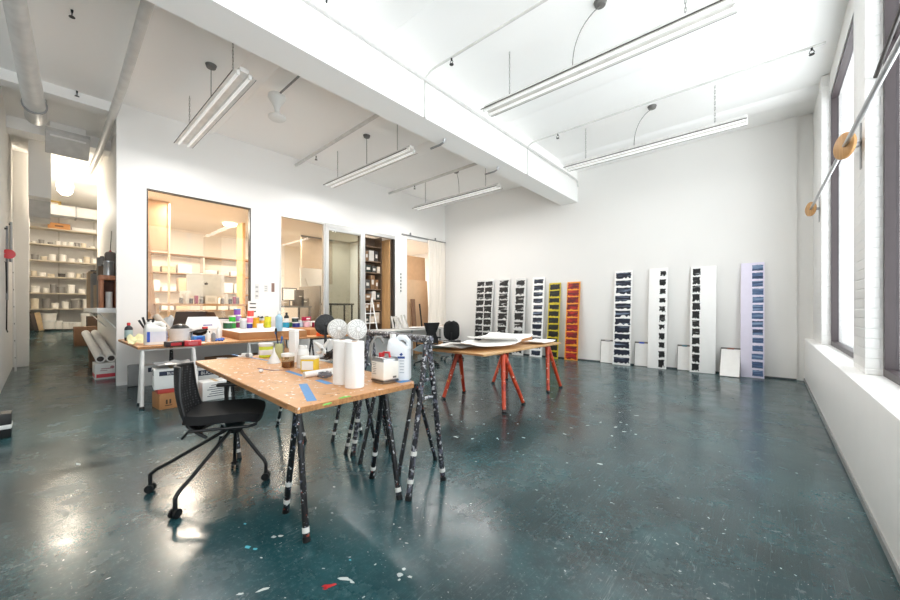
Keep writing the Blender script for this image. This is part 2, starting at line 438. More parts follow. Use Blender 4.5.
B().bx(-9.62, -8.78, 7.1, 7.145, .72, 3.5).done('door_panel', ply, d2, True)
B().cyl((-9.5, 7.1, 1.7), (-9.5, 7.06, 1.7), .02).done('door_knob', steel, d2, True)

# ------------------------------------------------------------------ CEILING SERVICES
lamp_w = mat('lamp_white_enamel', 'e9e8e5', .3)
tube_m = mat('fluorescent_tube', 'f4f4f2', .25, emit=.35)  # slight emission put in to whiten tubes taken as unlit
chain_m = mat('galvanised_chain', 'a5a4a0', .45, .6)
def fixture(loc, label, grp, dx=2.95, cord=None):
    """eight foot twin tube strip light, its long axis along X, origin at the underside of the ceiling above its middle"""
    t = thing('strip_light', label, 'light', loc, 0, grp)
    z = -(ZC-4.29)
    h = dx/2
    B().prism([(-h, -.055, z+.10), (-h, .055, z+.10), (-h, .045, z+.045), (-h, -.045, z+.045)], (dx, 0, 0)).done('housing', lamp_w, t)
    f = B()
    for s in (-1, 1): f.prism([(-h, s*.045, z+.06), (-h, s*.045, z+.066), (-h, s*.135, z+.012), (-h, s*.135, z+.004)], (dx, 0, 0))
    f.done('reflector', mat('reflector_enamel', 'e2e0dc', .3, .1), t)
    e = B()
    for s in (-1, 1): e.prism([(-h, s*.134, z+.002), (-h, s*.139, z+.002), (-h, s*.139, z+.016), (-h, s*.134, z+.016)], (dx, 0, 0))
    e.done('rim', mat('dark_reflector_rim', '57534e', .4, .4), t)
    for s in (-1, 1):
        B().cyl((-h+.02, s*.07, z+.012), (h-.02, s*.07, z+.012), .019, seg=12).done('tube', tube_m, t)
    for x in (-h, h-.03):
        for s in (-1, 1): B().box((x+.015, s*.07, z+.02), (.03, .04, .06), None, .008).done('lamp_holder', white_pl, t)
    for x in (-h*.72, h*.72):
        c = B(); n = 14; zt = 0.0; zb = z+.10
        for i in range(n):
            z0 = zb+(zt-zb)*i/n; z1 = zb+(zt-zb)*(i+1.15)/n
            z1 = min(z1, 0)
            c.tube([(x+(.007 if i % 2 else 0), (.0 if i % 2 else .007), z0), (x+(.007 if i % 2 else 0), (0 if i % 2 else .007), z1)], .0035, 5)
            c.tube([(x-(.007 if i % 2 else 0), (.0 if i % 2 else -.007), z0), (x-(.007 if i % 2 else 0), (0 if i % 2 else -.007), z1)], .0035, 5)
        c.done('chain', chain_m, t)
    if cord:
        x, bend = cord
        B().lathe([(.01, -.05), (.06, -.045), (.075, 0)], (x+bend, 0, 0), 16).done('canopy', mat('grey_canopy', '6d6b68', .5), t)
        pts = []
        for i in range(11):
            q = i/10
            pts.append((x+bend*(1-q)**2.2, 0, -.05+(z+.10+.05)*(q if not bend else q**1.4)))
        B().tube(pts, .006, 6).done('cord', mat('grey_cord', '77746f', .5), t)
    return t
G = 'twin tube strip lights hung from the ceiling'
fixture((-6.43, 1.70, ZC), 'white twin tube strip light hung nearest the front left, on the left of the beam', G, cord=(.13, 0))
fixture((-6.46, 4.57, ZC), 'white twin tube strip light left of the beam, above the glazed sliding door', G, cord=(.07, 0))
fixture((-6.36, 7.33, ZC), 'white twin tube strip light left of the beam, nearest the far left corner', G, cord=(.2, -.1))
fixture((-1.72, 4.43, ZC), 'white twin tube strip light right of the beam, the nearer of the two there', G, cord=(-.14, .34))
fixture((-1.74, 7.33, ZC), 'white twin tube strip light right of the beam, close to the far wall', G, cord=(-.16, .3))

pipe_m = mat('white_painted_pipe', 'd6d5d2', .45)
tag(B().tube([(-3.86, 3.8, 4.22), (-3.86, 3.8, 4.80), (-3.74, 3.8, 4.86), (-3.62, 3.8, 4.87), (.7, 3.8, 4.87)], .016, 8).done('sprinkler_pipe', pipe_m), 'thin white sprinkler pipe right of the beam, nearer one', 'pipe')
tag(B().tube([(-3.86, 6.85, 4.22), (-3.86, 6.85, 4.80), (-3.74, 6.85, 4.86), (-3.6, 6.85, 4.87), (.55, 6.85, 4.87)], .016, 8).done('sprinkler_pipe', pipe_m), 'thin white sprinkler pipe right of the beam, above the strip light by the far wall', 'pipe')
tag(B().tube([(-8.65, 4.12, 4.86), (-4.33, 4.0, 4.86)], .035, 10).done('sprinkler_pipe', pipe_m), 'white sprinkler pipe crossing the ceiling above the glazed sliding door', 'pipe')
tag(B().tube([(-8.65, 7.0, 4.86), (-4.33, 6.93, 4.86)], .035, 10).done('sprinkler_pipe', pipe_m), 'white sprinkler pipe crossing the ceiling toward the far left corner', 'pipe')
tag(B().tube([(-3.82, -4, 4.76), (-3.82, 9.3, 4.76), (-3.82, 9.42, 4.72), (-3.82, 9.45, 4.6)], .022, 8).done('conduit_pipe', pipe_m), 'long thin white pipe running along the right face of the big beam', 'pipe')
tag(B().tube([(-4.33, .77, 4.75), (-7.5, .83, 4.75), (-10.6, .87-.03, 4.75), (-13.4, .80, 4.75)], .06, 12).done('ceiling_pipe', pipe_m), 'straight white pipe along the ceiling above the partition corner', 'pipe')
q = thing('ceiling_duct', 'thick white round pipe along the ceiling at the far left', 'pipe', (-7.5, -.13, 4.6))
B().tube([(-3.6, -.27, 4.62), (-5.94, -.18, 4.6), (-8.8, -.06, 4.6), (-9.3, -.05, 4.6), (-9.5, -.05, 4.7), (-9.55, -.05, 5.03)], [.085, .09, .125, .13, .13, .13], 18).done('pipe_body', pipe_m, q, True)
B().lathe([(.135, -.02), (.143, -.02), (.143, .02), (.135, .02)], (-8.75, -.062, 4.6), 20, Matrix.Rotation(R(90), 3, 'Y')).done('clamp_ring', grey_pl, q, True)
def sprinkler(p, label):
    t = thing('fire_sprinkler', label, 'sprinkler', p, 0, 'fire sprinklers')
    B().cyl((0, 0, 0), (0, 0, -.035), .014, .01, 8).tube([(-.012, 0, -.03), (-.026, 0, -.06), (0, 0, -.085), (.026, 0, -.06), (.012, 0, -.03)], .005, 5).done('frame', black_pl, t)
    B().lathe([(.03, 0), (.03, .006)], (0, 0, -.09), 10).done('deflector', black_pl, t)
sprinkler((-3.33, 3.8, 4.86), 'black sprinkler head on the nearer thin pipe right of the beam')
sprinkler((-3.18, 6.85, 4.86), 'black sprinkler head on the thin pipe by the far wall, left end')
sprinkler((.42, 6.85, 4.86), 'black sprinkler head at the right end of a thin pipe, beside the window wall')
p = P(303, 152, 4.82); sprinkler((p.x, 4.14, 4.83), 'black sprinkler head above the glazed sliding door')
p = P(420, 188, 4.82); sprinkler((p.x, 6.98, 4.83), 'black sprinkler head near the far left corner')
p = P(72, 10, 5.03); sprinkler((p.x, p.y, 5.03), 'black sprinkler head nearest the front left of the ceiling')
p = P(77, 91, 5.03); sprinkler((p.x, p.y, 5.03), 'black sprinkler head on the ceiling before the corridor')
p = P(277, 105, 4.75)
q = thing('ceiling_lamp', 'white cup and saucer shaped ceiling lamp on a grey conduit', 'lamp', (p.x, p.y, ZC))
B().tube([(0, 0, -.14), (.05, 0, -.13), (2.2, 0, -.13)], .016, 8).done('conduit', grey_pl, q)
B().lathe([(.03, -.10), (.13, -.12), (.14, -.17), (.10, -.24), (.06, -.30), (.05, -.33)], (0, 0, 0), 18).done('holder', white_pl, q)
B().lathe([(.045, -.33), (.035, -.40), (.06, -.44), (.135, -.47), (.14, -.50), (.10, -.53)], (0, 0, 0), 18).done('lamp_shade', white_pl, q)
for yy, zz, lab in ((4.5, 4.35, 'grey conduit stub on the beam underside, nearer one'), (6.1, 4.35, 'grey conduit stub on the beam underside, farther one')):
    tag(B().tube([(-4.1, yy, 4.235), (-4.12, yy, 4.17), (-4.2, yy, 4.15), (-4.42, yy, 4.15)], .018, 8).done('conduit_stub', steel), lab, 'pipe')
p = P(322, 1, 5.0)
tag(B().tube([(p.x-.12, p.y, 5.03), (p.x-.1, p.y, 4.93), (p.x+.1, p.y, 4.93), (p.x+.12, p.y, 5.03)], .012, 6).done('ceiling_hook', black_pl), 'small dark bracket on the ceiling at the top edge, above the beam', 'bracket')

# pole with wooden end discs along the window wall
q = thing('curtain_pole', 'steel pole through round wooden discs along the window piers', 'pole', (.52, 5, 2.9))
pa, pb = Vector((.50, 8.42, 3.0)), Vector((.50, 2.2, 2.69))
B().tube([pa, pb], .017, 12).done('pole', steel, q, True)
for yy in (8.36, 4.76):
    tt = (yy-pa.y)/(pb.y-pa.y); zz = pa.z+(pb.z-pa.z)*tt
    dd = Vector((-.88, -.47, 0)).to_track_quat('Z', 'Y').to_matrix()
    B().lathe([(.105, -.016), (.115, -.01), (.115, .01), (.105, .016)], (.50, yy, zz), 28, dd).done('wooden_disc', wood('disc_wood', 'c99a63', 'b58650', 'Z', 5), q, True)
    B().bx(.595, .605, yy-.0+.02, yy+.06, zz-.22, zz+.18).bx(.55, .605, yy+.02, yy+.06, zz-.02, zz+.02).done('bracket', steel, q, True)
q = thing('window_stay', 'thin dark bar across the top of the nearest window', 'bar', (.66, 3.0, 3))
B().tube([(.66, 4.62, 3.3), (.66, 2.4, 3.52)], .014, 8).done('bar', dark_metal, q, True)
B().tube([(.66, 4.62, 3.3), (.72, 4.66, 3.3)], .012, 8).done('hinge', steel, q, True)
# ------------------------------------------------------------------ TABLES AND TRESTLES
def trestle(label, feet, bar, mleg, mbar, group, name='trestle', r=.017, tie=.42, tape=True, rb=.02, upper_ties=(), ties=True, taper=1.0):
    """feet: two A-frames as ((x,y),(x,y)),((x,y),(x,y)); bar: its two end points under which they meet"""
    c = Vector(((bar[0][0]+bar[1][0])/2, (bar[0][1]+bar[1][1])/2, 0))
    t = thing(name, label, 'trestle', c, 0, group)
    b0, b1 = Vector(bar[0]), Vector(bar[1])
    B().tube([b0+(b0-b1)*.04, b1+(b1-b0)*.04], rb, 12).done('top_bar', mbar, t, True)
    mids = {0: [], 1: []}
    for k, (A, b) in enumerate(zip(feet, (b0, b1))):
        for j, fxy in enumerate(A):
            f0 = Vector((fxy[0], fxy[1], 0)); top = Vector((b.x, b.y, b.z-.012)); off = (f0-top); off.z = 0
            top = top+off*.06
            lg = B().cyl(f0, top, r*taper, r, 12).done('leg', mleg, t, True)
            d = (top-f0).normalized(); mids[k].append((f0, top))
            B().cyl(f0, f0+d*.03, r*1.2*taper, r*1.15*taper, 12).done('leg_tip', black_pl, lg).location = -Vector(t.location)
            if tape:
                L = (top-f0).length
                for q in ((.065,) if j else (.10, .27)):
                    B().cyl(f0+d*(L*q), f0+d*(L*q+.03), r*1.12, r*1.12, 12).done('tape_band', tape_white, lg).location = -Vector(t.location)
    for h in ((tie,) if ties else ())+tuple(upper_ties):
        for k in (0, 1):
            (fa, ta), (fb, tb) = mids[k]
            B().cyl(fa.lerp(ta, h), fb.lerp(tb, h), r*.6, seg=8).done('cross_tie', mleg, t, True)
    if not ties: return t
    h = tie
    p0 = mids[0][0][0].lerp(mids[0][0][1], h+.02); p1 = mids[1][0][0].lerp(mids[1][0][1], h+.02)
    B().cyl(p0, p1, r*.7, seg=8).done('long_tie', mleg, t, True)
    return t

TZ = .82
A_, B_, C_ = P(297, 408, TZ), P(418, 382, TZ), P(195, 361, TZ)
D_ = C_+(B_-A_)
cen = (A_+D_)/2; cen.z = 0
tt = tag(bpy.data.objects.new('work_table', None), 'long plywood table top with paint drips resting on black trestles', 'table'); C.objects.link(tt); tt.location = cen
def rounded(poly, r):
    out = []; n = len(poly)
    for i in range(n):
        p, a, b = poly[i], poly[i-1], poly[(i+1) % n]
        da = (a-p).normalized(); db = (b-p).normalized()
        rr = r[i]
        if rr <= 0: out.append(p); continue
        for k in range(6):
            q = k/5; out.append((p+da*rr)*(1-q)**2+2*q*(1-q)*p+(p+db*rr)*q*q)
    return out
poly = rounded([A_, B_, D_, C_], [.012, .09, .05, .02])
B().prism([p-Vector((0, 0, .034)) for p in poly], (0, 0, .034)).done('board', tabletop_mat, tt, True)
e = B()
for p, q in ((A_, B_), (C_, A_)):
    n = (q-p).normalized().cross(Vector((0, 0, 1)))
    a, b = p.lerp(q, .02), p.lerp(q, .95)
    e.prism([a+n*.0005-Vector((0, 0, .033)), b+n*.0005-Vector((0, 0, .033)), b+n*.0005-Vector((0, 0, .003)), a+n*.0005-Vector((0, 0, .003))], n*.004)
e.done('board_edge', ply_edge, tt, True)
# blue tape, green marks, drips on the board
def strip(pts, w, th, name, m, parent, z=TZ):
    b = B(); pts = [Vector(p) for p in pts]
    for p, q in zip(pts, pts[1:]):
        d = (q-p).normalized(); n = Vector((-d.y, d.x, 0))*w/2
        b.prism([Vector((v.x, v.y, z+.0003)) for v in (p-n, q-n, q+n, p+n)], (0, 0, th))
    return b.done(name, m, parent, True)
strip([P(303, 384, TZ), P(312, 401, TZ)], .055, .001, 'blue_tape', blue_tape, tt)
strip([P(287, 371, TZ), P(303, 376, TZ)], .04, .001, 'blue_tape', blue_tape, tt)
strip([P(318, 380, TZ), P(330, 384, TZ)], .05, .001, 'blue_tape', blue_tape, tt)
strip([P(232, 354.5, TZ), P(268, 360.5, TZ)], .03, .001, 'blue_tape', blue_tape, tt)
strip([P(398, 382.5, TZ), P(409, 380.5, TZ)], .06, .001, 'blue_tape', blue_tape, tt)
g = B()
for (u, v, r_) in ((327, 406, .018), (330, 405, .012), (341, 400, .017), (345, 399, .02), (349, 398.4, .013), (324, 407, .01)):
    p = P(u, v-2, TZ); g.lathe([(r_, 0), (r_*.8, .0012)], (p.x, p.y, TZ), 9)
g.done('green_paint_marks', mat('green_paint', '57c22f', .4), tt, True)
g = B()
for i in range(46):
    p = A_.lerp(C_, rnd.random()*.9+.04)+(B_-A_)*(rnd.random()*.8+.1)
    r_ = rnd.uniform(.003, .011); a = rnd.random()*6.28; ln = rnd.uniform(.0, .06)
    d = Vector((math.cos(a), math.sin(a), 0)); n = Vector((-d.y, d.x, 0))*r_*.5
    g.prism([p-d*(ln+r_)/2-n*.4+Vector((0, 0, .0003)), p+d*(ln+r_)/2-n+Vector((0, 0, .0003)), p+d*(ln+r_)/2+n*.6+Vector((0, 0, .0003)), p-d*(ln+r_)/2+n+Vector((0, 0, .0003))], (0, 0, .0006))
g.done('white_paint_marks', mat('white_paint', 'efe9e0', .5), tt, True)
strip([P(258, 368.5, TZ), P(272, 370.5, TZ), P(290, 370, TZ)], .014, .003, 'masking_strip', mat('purple_brown_tape', '6e4a63', .6), tt)

GT = 'black trestles under and beside the long table'
bt = TZ-.034-.02
trestle('black tubular trestle with white tape bands under the near end of the long table', (((-2.425, 1.085), (-2.03, 1.03)), ((-2.40, 1.765), (-1.985, 1.70))), ((-2.2, 1.06, bt), (-2.2, 1.73, bt)), trestle_black, trestle_black, GT, ties=False, r=.019)
trestle('black tubular trestle under the far end of the long table, behind the mesh chair', (((-4.22, 1.22), (-3.62, 1.20)), ((-4.28, 1.82), (-3.58, 1.80))), ((-3.92, 1.22, bt), (-3.92, 1.80, bt)), trestle_black, trestle_black, GT, ties=False)
trestle('tall paint-worn trestle standing behind the right end of the long table', (((-1.93, 1.735), (-1.95, 2.125)), ((-2.90, 1.92), (-2.86, 2.30))), ((-1.93, 1.93, 1.13), (-2.9, 2.11, 1.13)), trestle_worn, trestle_worn, GT, ties=False, upper_ties=(.62, .74), rb=.03, r=.021)
trestle('low spare black trestle behind the long table, nearer the tall trestle', (((-2.27, 1.93), (-2.26, 2.36)), ((-2.70, 1.86), (-2.69, 2.20))), ((-2.28, 2.13, .70), (-2.70, 2.06, .70)), trestle_black, trestle_black, GT, tape=False, ties=False)
trestle('low spare black trestle behind the middle of the long table', (((-2.99, 1.90), (-2.96, 2.22)), ((-3.36, 1.98), (-3.34, 2.32))), ((-2.97, 2.07, .70), (-3.36, 2.15, .70)), trestle_black, trestle_black, GT, tape=True, ties=False)

# table 3: orange trestles with a board full of papers
T3 = .775
t3 = tag(bpy.data.objects.new('drawing_table', None), 'plywood board covered in papers resting on orange trestles', 'table'); C.objects.link(t3); t3.location = (-3.25, 4.9, 0)
B().bx(-3.76, -2.75, 3.78, 6.05, T3-.03, T3, .004).done('board', ply, t3, True)
B().bx(-3.70, -2.78, 3.774, 3.781, T3-.026, T3-.004).done('board_edge', ply_edge, t3, True)
GO = 'orange trestles under the paper covered board'
b3 = T3-.03-.022
trestle('orange paint-splattered trestle at the near end of the paper covered board', (((-2.62, 4.04), (-2.64, 4.58)), ((-3.70, 4.03), (-3.76, 4.60))), ((-2.82, 4.31, b3), (-3.62, 4.31, b3)), trestle_orange, trestle_orange, GO, tape=False, ties=False, taper=.72, r=.036, rb=.022)
trestle('orange paint-splattered trestle at the far end of the paper covered board', (((-2.71, 5.48), (-2.72, 5.98)), ((-3.80, 5.48), (-3.82, 5.98))), ((-2.85, 5.73, b3), (-3.65, 5.73, b3)), trestle_orange, trestle_orange, GO, tape=False, ties=False, taper=.72, r=.036, rb=.022)
print_m = brush_mat('faint_grey_print', '8d8d92', 'f0eeec', 'X', .40, .05, 6, 5)
def paper(name, label, cx, cy, w, l, rz, z, amp, seed, curl=0.0, droop=None, m=mat('bright_paper', 'f8f7f5', .7, var=.01), group='large sheets of paper on the board'):
    o = thing(name, label, 'paper', (cx, cy, z), rz, group)
    cr, sr = math.cos(rz), math.sin(rz)
    def f(u, v):
        x = (u-.5)*w; y = (v-.5)*l
        h = amp*(1+noise.noise(Vector((x*2.4+seed, y*2.4, seed))))*.8+amp*.5*(1+math.sin(y*7+seed))
        h += curl*max(0, (abs(v-.5)*2-.5))**2*3
        if droop:
            wx = cx+x*cr-y*sr; d = droop-wx
            if d > 0: h = h*max(.2, 1-d*2)-d*d*1.9-.0
        return (x, y, h+.004)
    B().sheet(f, 18, 22, .0025).done('sheet', m, o, sharp=60)
    def f2(u, v):
        p = f(.2+u*.6, .25+v*.35); return (p[0], p[1], p[2]+.0022)
    B().sheet(f2, 10, 8, .0012).done('print', print_m, o, sharp=60)
    return o
paper('paper_sheet', 'large white curling sheet drooping over the left edge of the board', -3.66, 4.20, .72, 1.05, R(10), T3+.006, .022, 1.3, .05, droop=-3.74)
paper('paper_sheet', 'large white printed sheet at the near corner of the board', -3.24, 4.36, .74, .98, R(-12), T3+.042, .016, 4.1, .05)
paper('paper_sheet', 'large white printed sheet with raised edges at the middle of the board', -3.30, 5.0, .80, .95, R(14), T3+.092, .02, 7.7, .06)
paper('paper_sheet', 'white sheet near the far right end of the board', -2.99, 5.66, .40, .62, R(4), T3+.004, .012, 2.2, .03)
q = thing('cardboard_tray', 'flat shallow cardboard tray at the far end of the board', 'tray', (-3.5, 5.75, T3+.012), R(3))
B().bx(-.22, .22, -.26, .26, 0, .012).bx(-.22, -.20, -.26, .26, .012, .07).bx(.20, .22, -.26, .26, .012, .07).bx(-.2, .2, -.26, -.24, .012, .07).bx(-.2, .2, .24, .26, .012, .07).done('tray_body', card, q)
B().bx(-.19, .19, -.235, .235, .013, .06).done('paper_stack', white_paper, q)
tag(B().tube([(0, 0, .01), (.05, .1, .05), (0, .2, .075), (-.06, .22, .03)], .004, 6).done('cable', black_pl, loc=(-3.50, 4.62, T3+.12)), 'thin black cord looped on the papers', 'cord')

# ------------------------------------------------------------------ MESH CHAIR
def mesh_fabric():
    m = mat('black_mesh_fabric', '17181a', .7, var=.02)
    nt = m.node_tree; b = nt.nodes['Principled BSDF']
    tc = [n for n in nt.nodes if n.type == 'TEX_COORD'][0]
    v = nt.nodes.new('ShaderNodeTexVoronoi'); v.inputs['Scale'].default_value = 55; v.inputs['Randomness'].default_value = 0
    nt.links.new(tc.outputs['Object'], v.inputs['Vector'])
    r = nt.nodes.new('ShaderNodeValToRGB'); r.color_ramp.elements[0].position = .25; r.color_ramp.elements[1].position = .4
    r.color_ramp.elements[0].color = lin('4a4b4d'); r.color_ramp.elements[1].color = lin('151517')
    nt.links.new(v.outputs['Distance'], r.inputs['Fac']); nt.links.new(r.outputs['Color'], b.inputs['Base Color'])
    return m
meshf = mesh_fabric()
ch = thing('mesh_chair', 'black mesh-back office chair on bent tube legs and casters beside the long table', 'chair', (-3.19, .97, 0), 0)
fa = R(63)
def cw(x, y, z):   # chair frame (forward x) to local
    return Vector((x*math.cos(fa)-y*math.sin(fa), x*math.sin(fa)+y*math.cos(fa), z))
SZ = .545
def seat_f(u, v):
    a = (u-.5)*2; b = (v-.5)*2
    k = 1-.10*(abs(b)**3); w = 1-.12*(abs(a)**3)
    return cw(.255*a*k, .25*b*w, SZ-.03*max(0, a-.45)**2*3+.02*b*b-.012*(1-a*a)*(1-b*b)+.02*max(0, -a-.6))
B().sheet(seat_f, 14, 14, .06).done('seat', black_fab, ch, sharp=60)
def back_f(u, v):
    b = (u-.5)*2; h = v
    w = .22*(1-.36*h**2)*(1-.1*(1-h)**2)
    x = -.235-.10*h-.03*math.sin(h*3.14)+.07*b*b
    z = .43+.50*h
    if h < .15: x += (.15-h)*.45
    return cw(x, w*b, z)
bk = B().sheet(back_f, 12, 14, .012).done('backrest', meshf, ch, sharp=60)
fr = [back_f(0, i/12) for i in range(13)]+[back_f(i/8, 1) for i in range(1, 8)]+[back_f(1, 1-i/12) for i in range(13)]+[back_f(1-i/8, 0) for i in range(1, 8)]
B().tube(fr, .012, 8, True).done('back_frame', black_pl, ch)
for s in (-1, 1):
    am = B().tube([cw(-.05, s*.25, SZ-.03), cw(-.05, s*.285, SZ+.0), cw(-.06, s*.29, SZ+.10), cw(-.06, s*.29, SZ+.155)], .015, 8)
    if s == 1:
        a = am.done('arm_post', black_pl, ch)
        pd = B(); pd.box(cw(-.03, s*.29, SZ+.17), (.20, .06, .03), fa, .012); pd.done('armrest', black_pl, ch)
B().tube([cw(-.24, .20, .44), cw(-.20, .22, SZ-.055), cw(.18, .22, SZ-.06), cw(.22, .18, SZ-.06), cw(.22, -.18, SZ-.06), cw(.18, -.22, SZ-.06), cw(-.20, -.22, SZ-.055), cw(-.24, -.20, .44)], .011, 8).done('seat_frame', black_pl, ch)
hub = cw(.06, -.02, .45)
B().lathe([(.05, -.05), (.06, -.02), (.075, .03), (.09, .045)], hub, 18).done('hub', black_pl, ch)
for (x, y) in ((-3.45, .54), (-2.90, .58), (-3.43, 1.10), (-3.01, 1.19)):
    g = Vector((x, y, 0))-Vector(ch.location)
    d = Vector((g.x-hub.x, g.y-hub.y, 0)); L = d.length; d.normalize()
    pts = [hub+Vector((0, 0, -.01))+d*.02, hub+d*L*.25+Vector((0, 0, -.075)), Vector((hub.x, hub.y, 0))+d*(L*.80)+Vector((0, 0, .20)), Vector((hub.x, hub.y, 0))+d*(L*.93)+Vector((0, 0, .165)), Vector((g.x, g.y, .13)), Vector((g.x, g.y, .07))]
    lg = B().tube(pts, .0135, 10).done('leg', black_pl, ch)
    cs = B(); n = Vector((-d.y, d.x, 0))
    for s in (-1, 1): cs.cyl(g+n*s*.008+Vector((0, 0, .03)), g+n*s*.026+Vector((0, 0, .03)), .03, seg=18)
    cs.cyl(g+Vector((0, 0, .03)), g+Vector((0, 0, .075)), .014, seg=10)
    cs.done('caster', black_pl, lg)

def task_chair(loc, rz, label, arms, oval):
    t = thing('task_chair', label, 'chair', loc, rz, 'black task chairs by the far desk')
    for k in range(5):
        a = k*2*math.pi/5; p = Vector((math.cos(a)*.30, math.sin(a)*.30, 0))
        l = B().tube([(0, 0, .13), (p.x*.5, p.y*.5, .12), (p.x, p.y, .075)], [.028, .024, .016], 8).done('base_leg', black_pl, t)
        c = B(); c.cyl(p+Vector((-.02*math.sin(a), .02*math.cos(a), .03)), p+Vector((.02*math.sin(a), -.02*math.cos(a), .03)), .03, seg=14); c.cyl(p+Vector((0, 0, .03)), p+Vector((0, 0, .08)), .01, seg=8); c.done('caster', black_pl, l)
    B().cyl((0, 0, .1), (0, 0, .45), .027).done('column', black_pl, t)
    B().sheet(lambda u, v: ((u-.5)*.46*(1-.15*abs(2*v-1)**3), (v-.5)*.47*(1-.15*abs(2*u-1)**3), .48-.02*max(0, u-.8)), 10, 10, .07).done('seat', black_fab, t, sharp=60)
    def bf(u, v):
        b = (u-.5)*2; h = v
        w = (.20*math.sqrt(max(.06, 1-(2*h-1)**4)) if oval else .20*(.55+.45*abs(2*h-1)))
        return (-.25-.05*h+.05*b*b, b*w, .56+.48*h)
    B().sheet(bf, 12, 14, .04).done('backrest', black_fab, t, sharp=60)
    B().tube([(-.05, 0, .43), (-.24, 0, .43), (-.30, 0, .52), (-.30, 0, .75)], .018, 8).done('back_bracket', black_pl, t)
    if arms:
        for s in (-1, 1):
            B().tube([(0, s*.2, .44), (0, s*.27, .46), (-.02, s*.27, .66)], .016, 8).done('arm_post', black_pl, t)
            B().box((-.02, s*.27, .68), (.26, .07, .03), None, .012).done('armrest', black_pl, t)
    return t
task_chair(P(427, 366), R(160), 'black task chair with armrests and a waisted back at the far desk, on the left', True, False)
pc = P(452, 360); task_chair(pc, R(128), 'black task chair with a rounded back, right of the one with armrests', False, True)

# ------------------------------------------------------------------ PAINTED PANELS ALONG THE FAR WALL
def stroke(b, x0, x1, z0, z1, rg, jag=.12, drip=0.0):
    n = 9; pts = []
    w = x1-x0; h = z1-z0
    for i in range(n+1): pts.append((x0+w*i/n, z1-rg.random()*h*.07))
    for i in range(1, 6): pts.append((x1-rg.random()*w*jag*.5, z1-h*i/6))
    for i in range(n+1):
        d = (rg.random()**2.5)*h*(jag*.8+drip)
        pts.append((x1-w*i/n, z0+d))
    for i in range(1, 6): pts.append((x0+rg.random()*w*jag*.45, z0+h*i/6))
    b.prism([(x, -.0145, z) for x, z in pts], (0, .003, 0))
def panel(label, u0, u1, vt, mbg, mst, cols, rows, seed, cat='painting', H_=None, lean=.20, cover=.72, jag=.15, drip=.1, top=.02, skip=(), group='tall painted panels leaning on the far wall', Yb=9.50):
    pa, pb = PY(u0, vt, Yb), PY(u1, vt, Yb)
    w = pb.x-pa.x; h = H_ or math.hypot(pa.z*.5+pb.z*.5, lean)
    o = thing('painted_panel', label, cat, ((pa.x+pb.x)/2, Yb-.0-lean, 0.004), 0, group)
    o.rotation_euler = (-math.asin(lean/h), 0, 0)
    B().box((0, 0, h/2), (w, .022, h), None, .003).done('panel_board', mbg, o)
    rg = random.Random(seed); b = B()
    rh = h*(1-top)/rows
    for (f0, f1) in cols:
        for k in range(rows):
            if k in skip: continue
            zc = h*(1-top*.6)-rh*(k+.5)
            hh = rh*min(.96, cover*(rg.uniform(.72, 1.25) if jag >= .2 else rg.uniform(.88, 1.12)))
            stroke(b, -w/2+w*f0+rg.uniform(0, .012), -w/2+w*f1-rg.uniform(0, .012), zc-hh/2, zc+hh/2, rg, jag, drip)
    b.done('brush_strokes', mst, o)
    return o
pw_ = mat('white_panel', 'f6f5f3', .5, var=.012); pg_ = mat('grey_white_panel', 'dcdcda', .5, var=.05, scale=5)
ink = brush_mat('black_ink_strokes', '0e0e10', 'c9c9ca', 'X', .69, .07, 4, 6)
ink2 = brush_mat('dry_black_strokes', '151517', 'd0d0d0', 'X', .64, .06, 5, 4)
navy = brush_mat('navy_strokes', '101a2e', '9fb0c8', 'X', .66, .08, 3, 12, None)
blue_st = brush_mat('blue_grey_strokes', '1d2a44', '9db4cf', 'X', .52, .2, 3, 14, '48628c')
green_st = brush_mat('black_green_strokes', '0d110a', '3a4214', 'X', .66, .10, 5, 4)
red_st = brush_mat('red_strokes', '5c0c12', 'cf3a1a', 'X', .56, .14, 6, 4, '9c1219')
yel = mat('yellow_panel', 'd3bd22', .5, var=.14, scale=6); org = mat('orange_yellow_panel', 'e79a25', .5, var=.1, scale=7, col2='e38f28')
lav = mat('lavender_panel', 'e6e0f2', .5, var=.015)
panel('tall panel with two columns of black brush blocks, leftmost on the far wall', 477, 494, 280, pg_, ink, ((.03, .5), (.5, .97)), 11, 1, cover=.93, jag=.2)
panel('narrow white panel with one column of grey-black dry brush blocks, second from left', 499, 510, 279.5, pg_, ink2, ((.06, .94),), 11, 2, cover=.88, jag=.25)
panel('narrow white panel with broad black and grey smears, third from left', 515.5, 526.5, 278.5, pg_, ink2, ((.06, .92),), 9, 3, cover=.9, jag=.2)
panel('narrow white panel with dark navy blocks, left of the yellow panel', 533, 545, 277.5, pw_, navy, ((.12, .92),), 12, 4, cover=.74, jag=.1)
panel('narrow yellow panel with black-green brush blocks', 549.5, 561, 283, yel, green_st, ((.05, .97),), 11, 5, cover=.82, jag=.1)
panel('narrow orange-yellow panel with red brush blocks', 567.5, 580.5, 282, org, red_st, ((.03, .97),), 11, 6, cover=.88, jag=.15)
panel('white panel with a full column of wide dark blue brush blocks', 615, 632.5, 271, pw_, navy, ((.06, .97),), 12, 7, cover=.84, jag=.1, drip=.25)
panel('white panel with small black blocks down its right side', 649.5, 668, 268.5, pw_, ink, ((.56, .93),), 11, 8, cover=.72, jag=.3, drip=.2)
panel('wide white panel with black blocks down its left side', 691, 716.5, 266.5, pw_, ink, ((.07, .40),), 12, 9, cover=.86, jag=.15, drip=.12)
panel('lavender white panel with blue-grey blocks down its right edge, the rightmost one', 741, 764.5, 263, lav, blue_st, ((.47, .97),), 14, 10, cover=.74, jag=.06, drip=0)
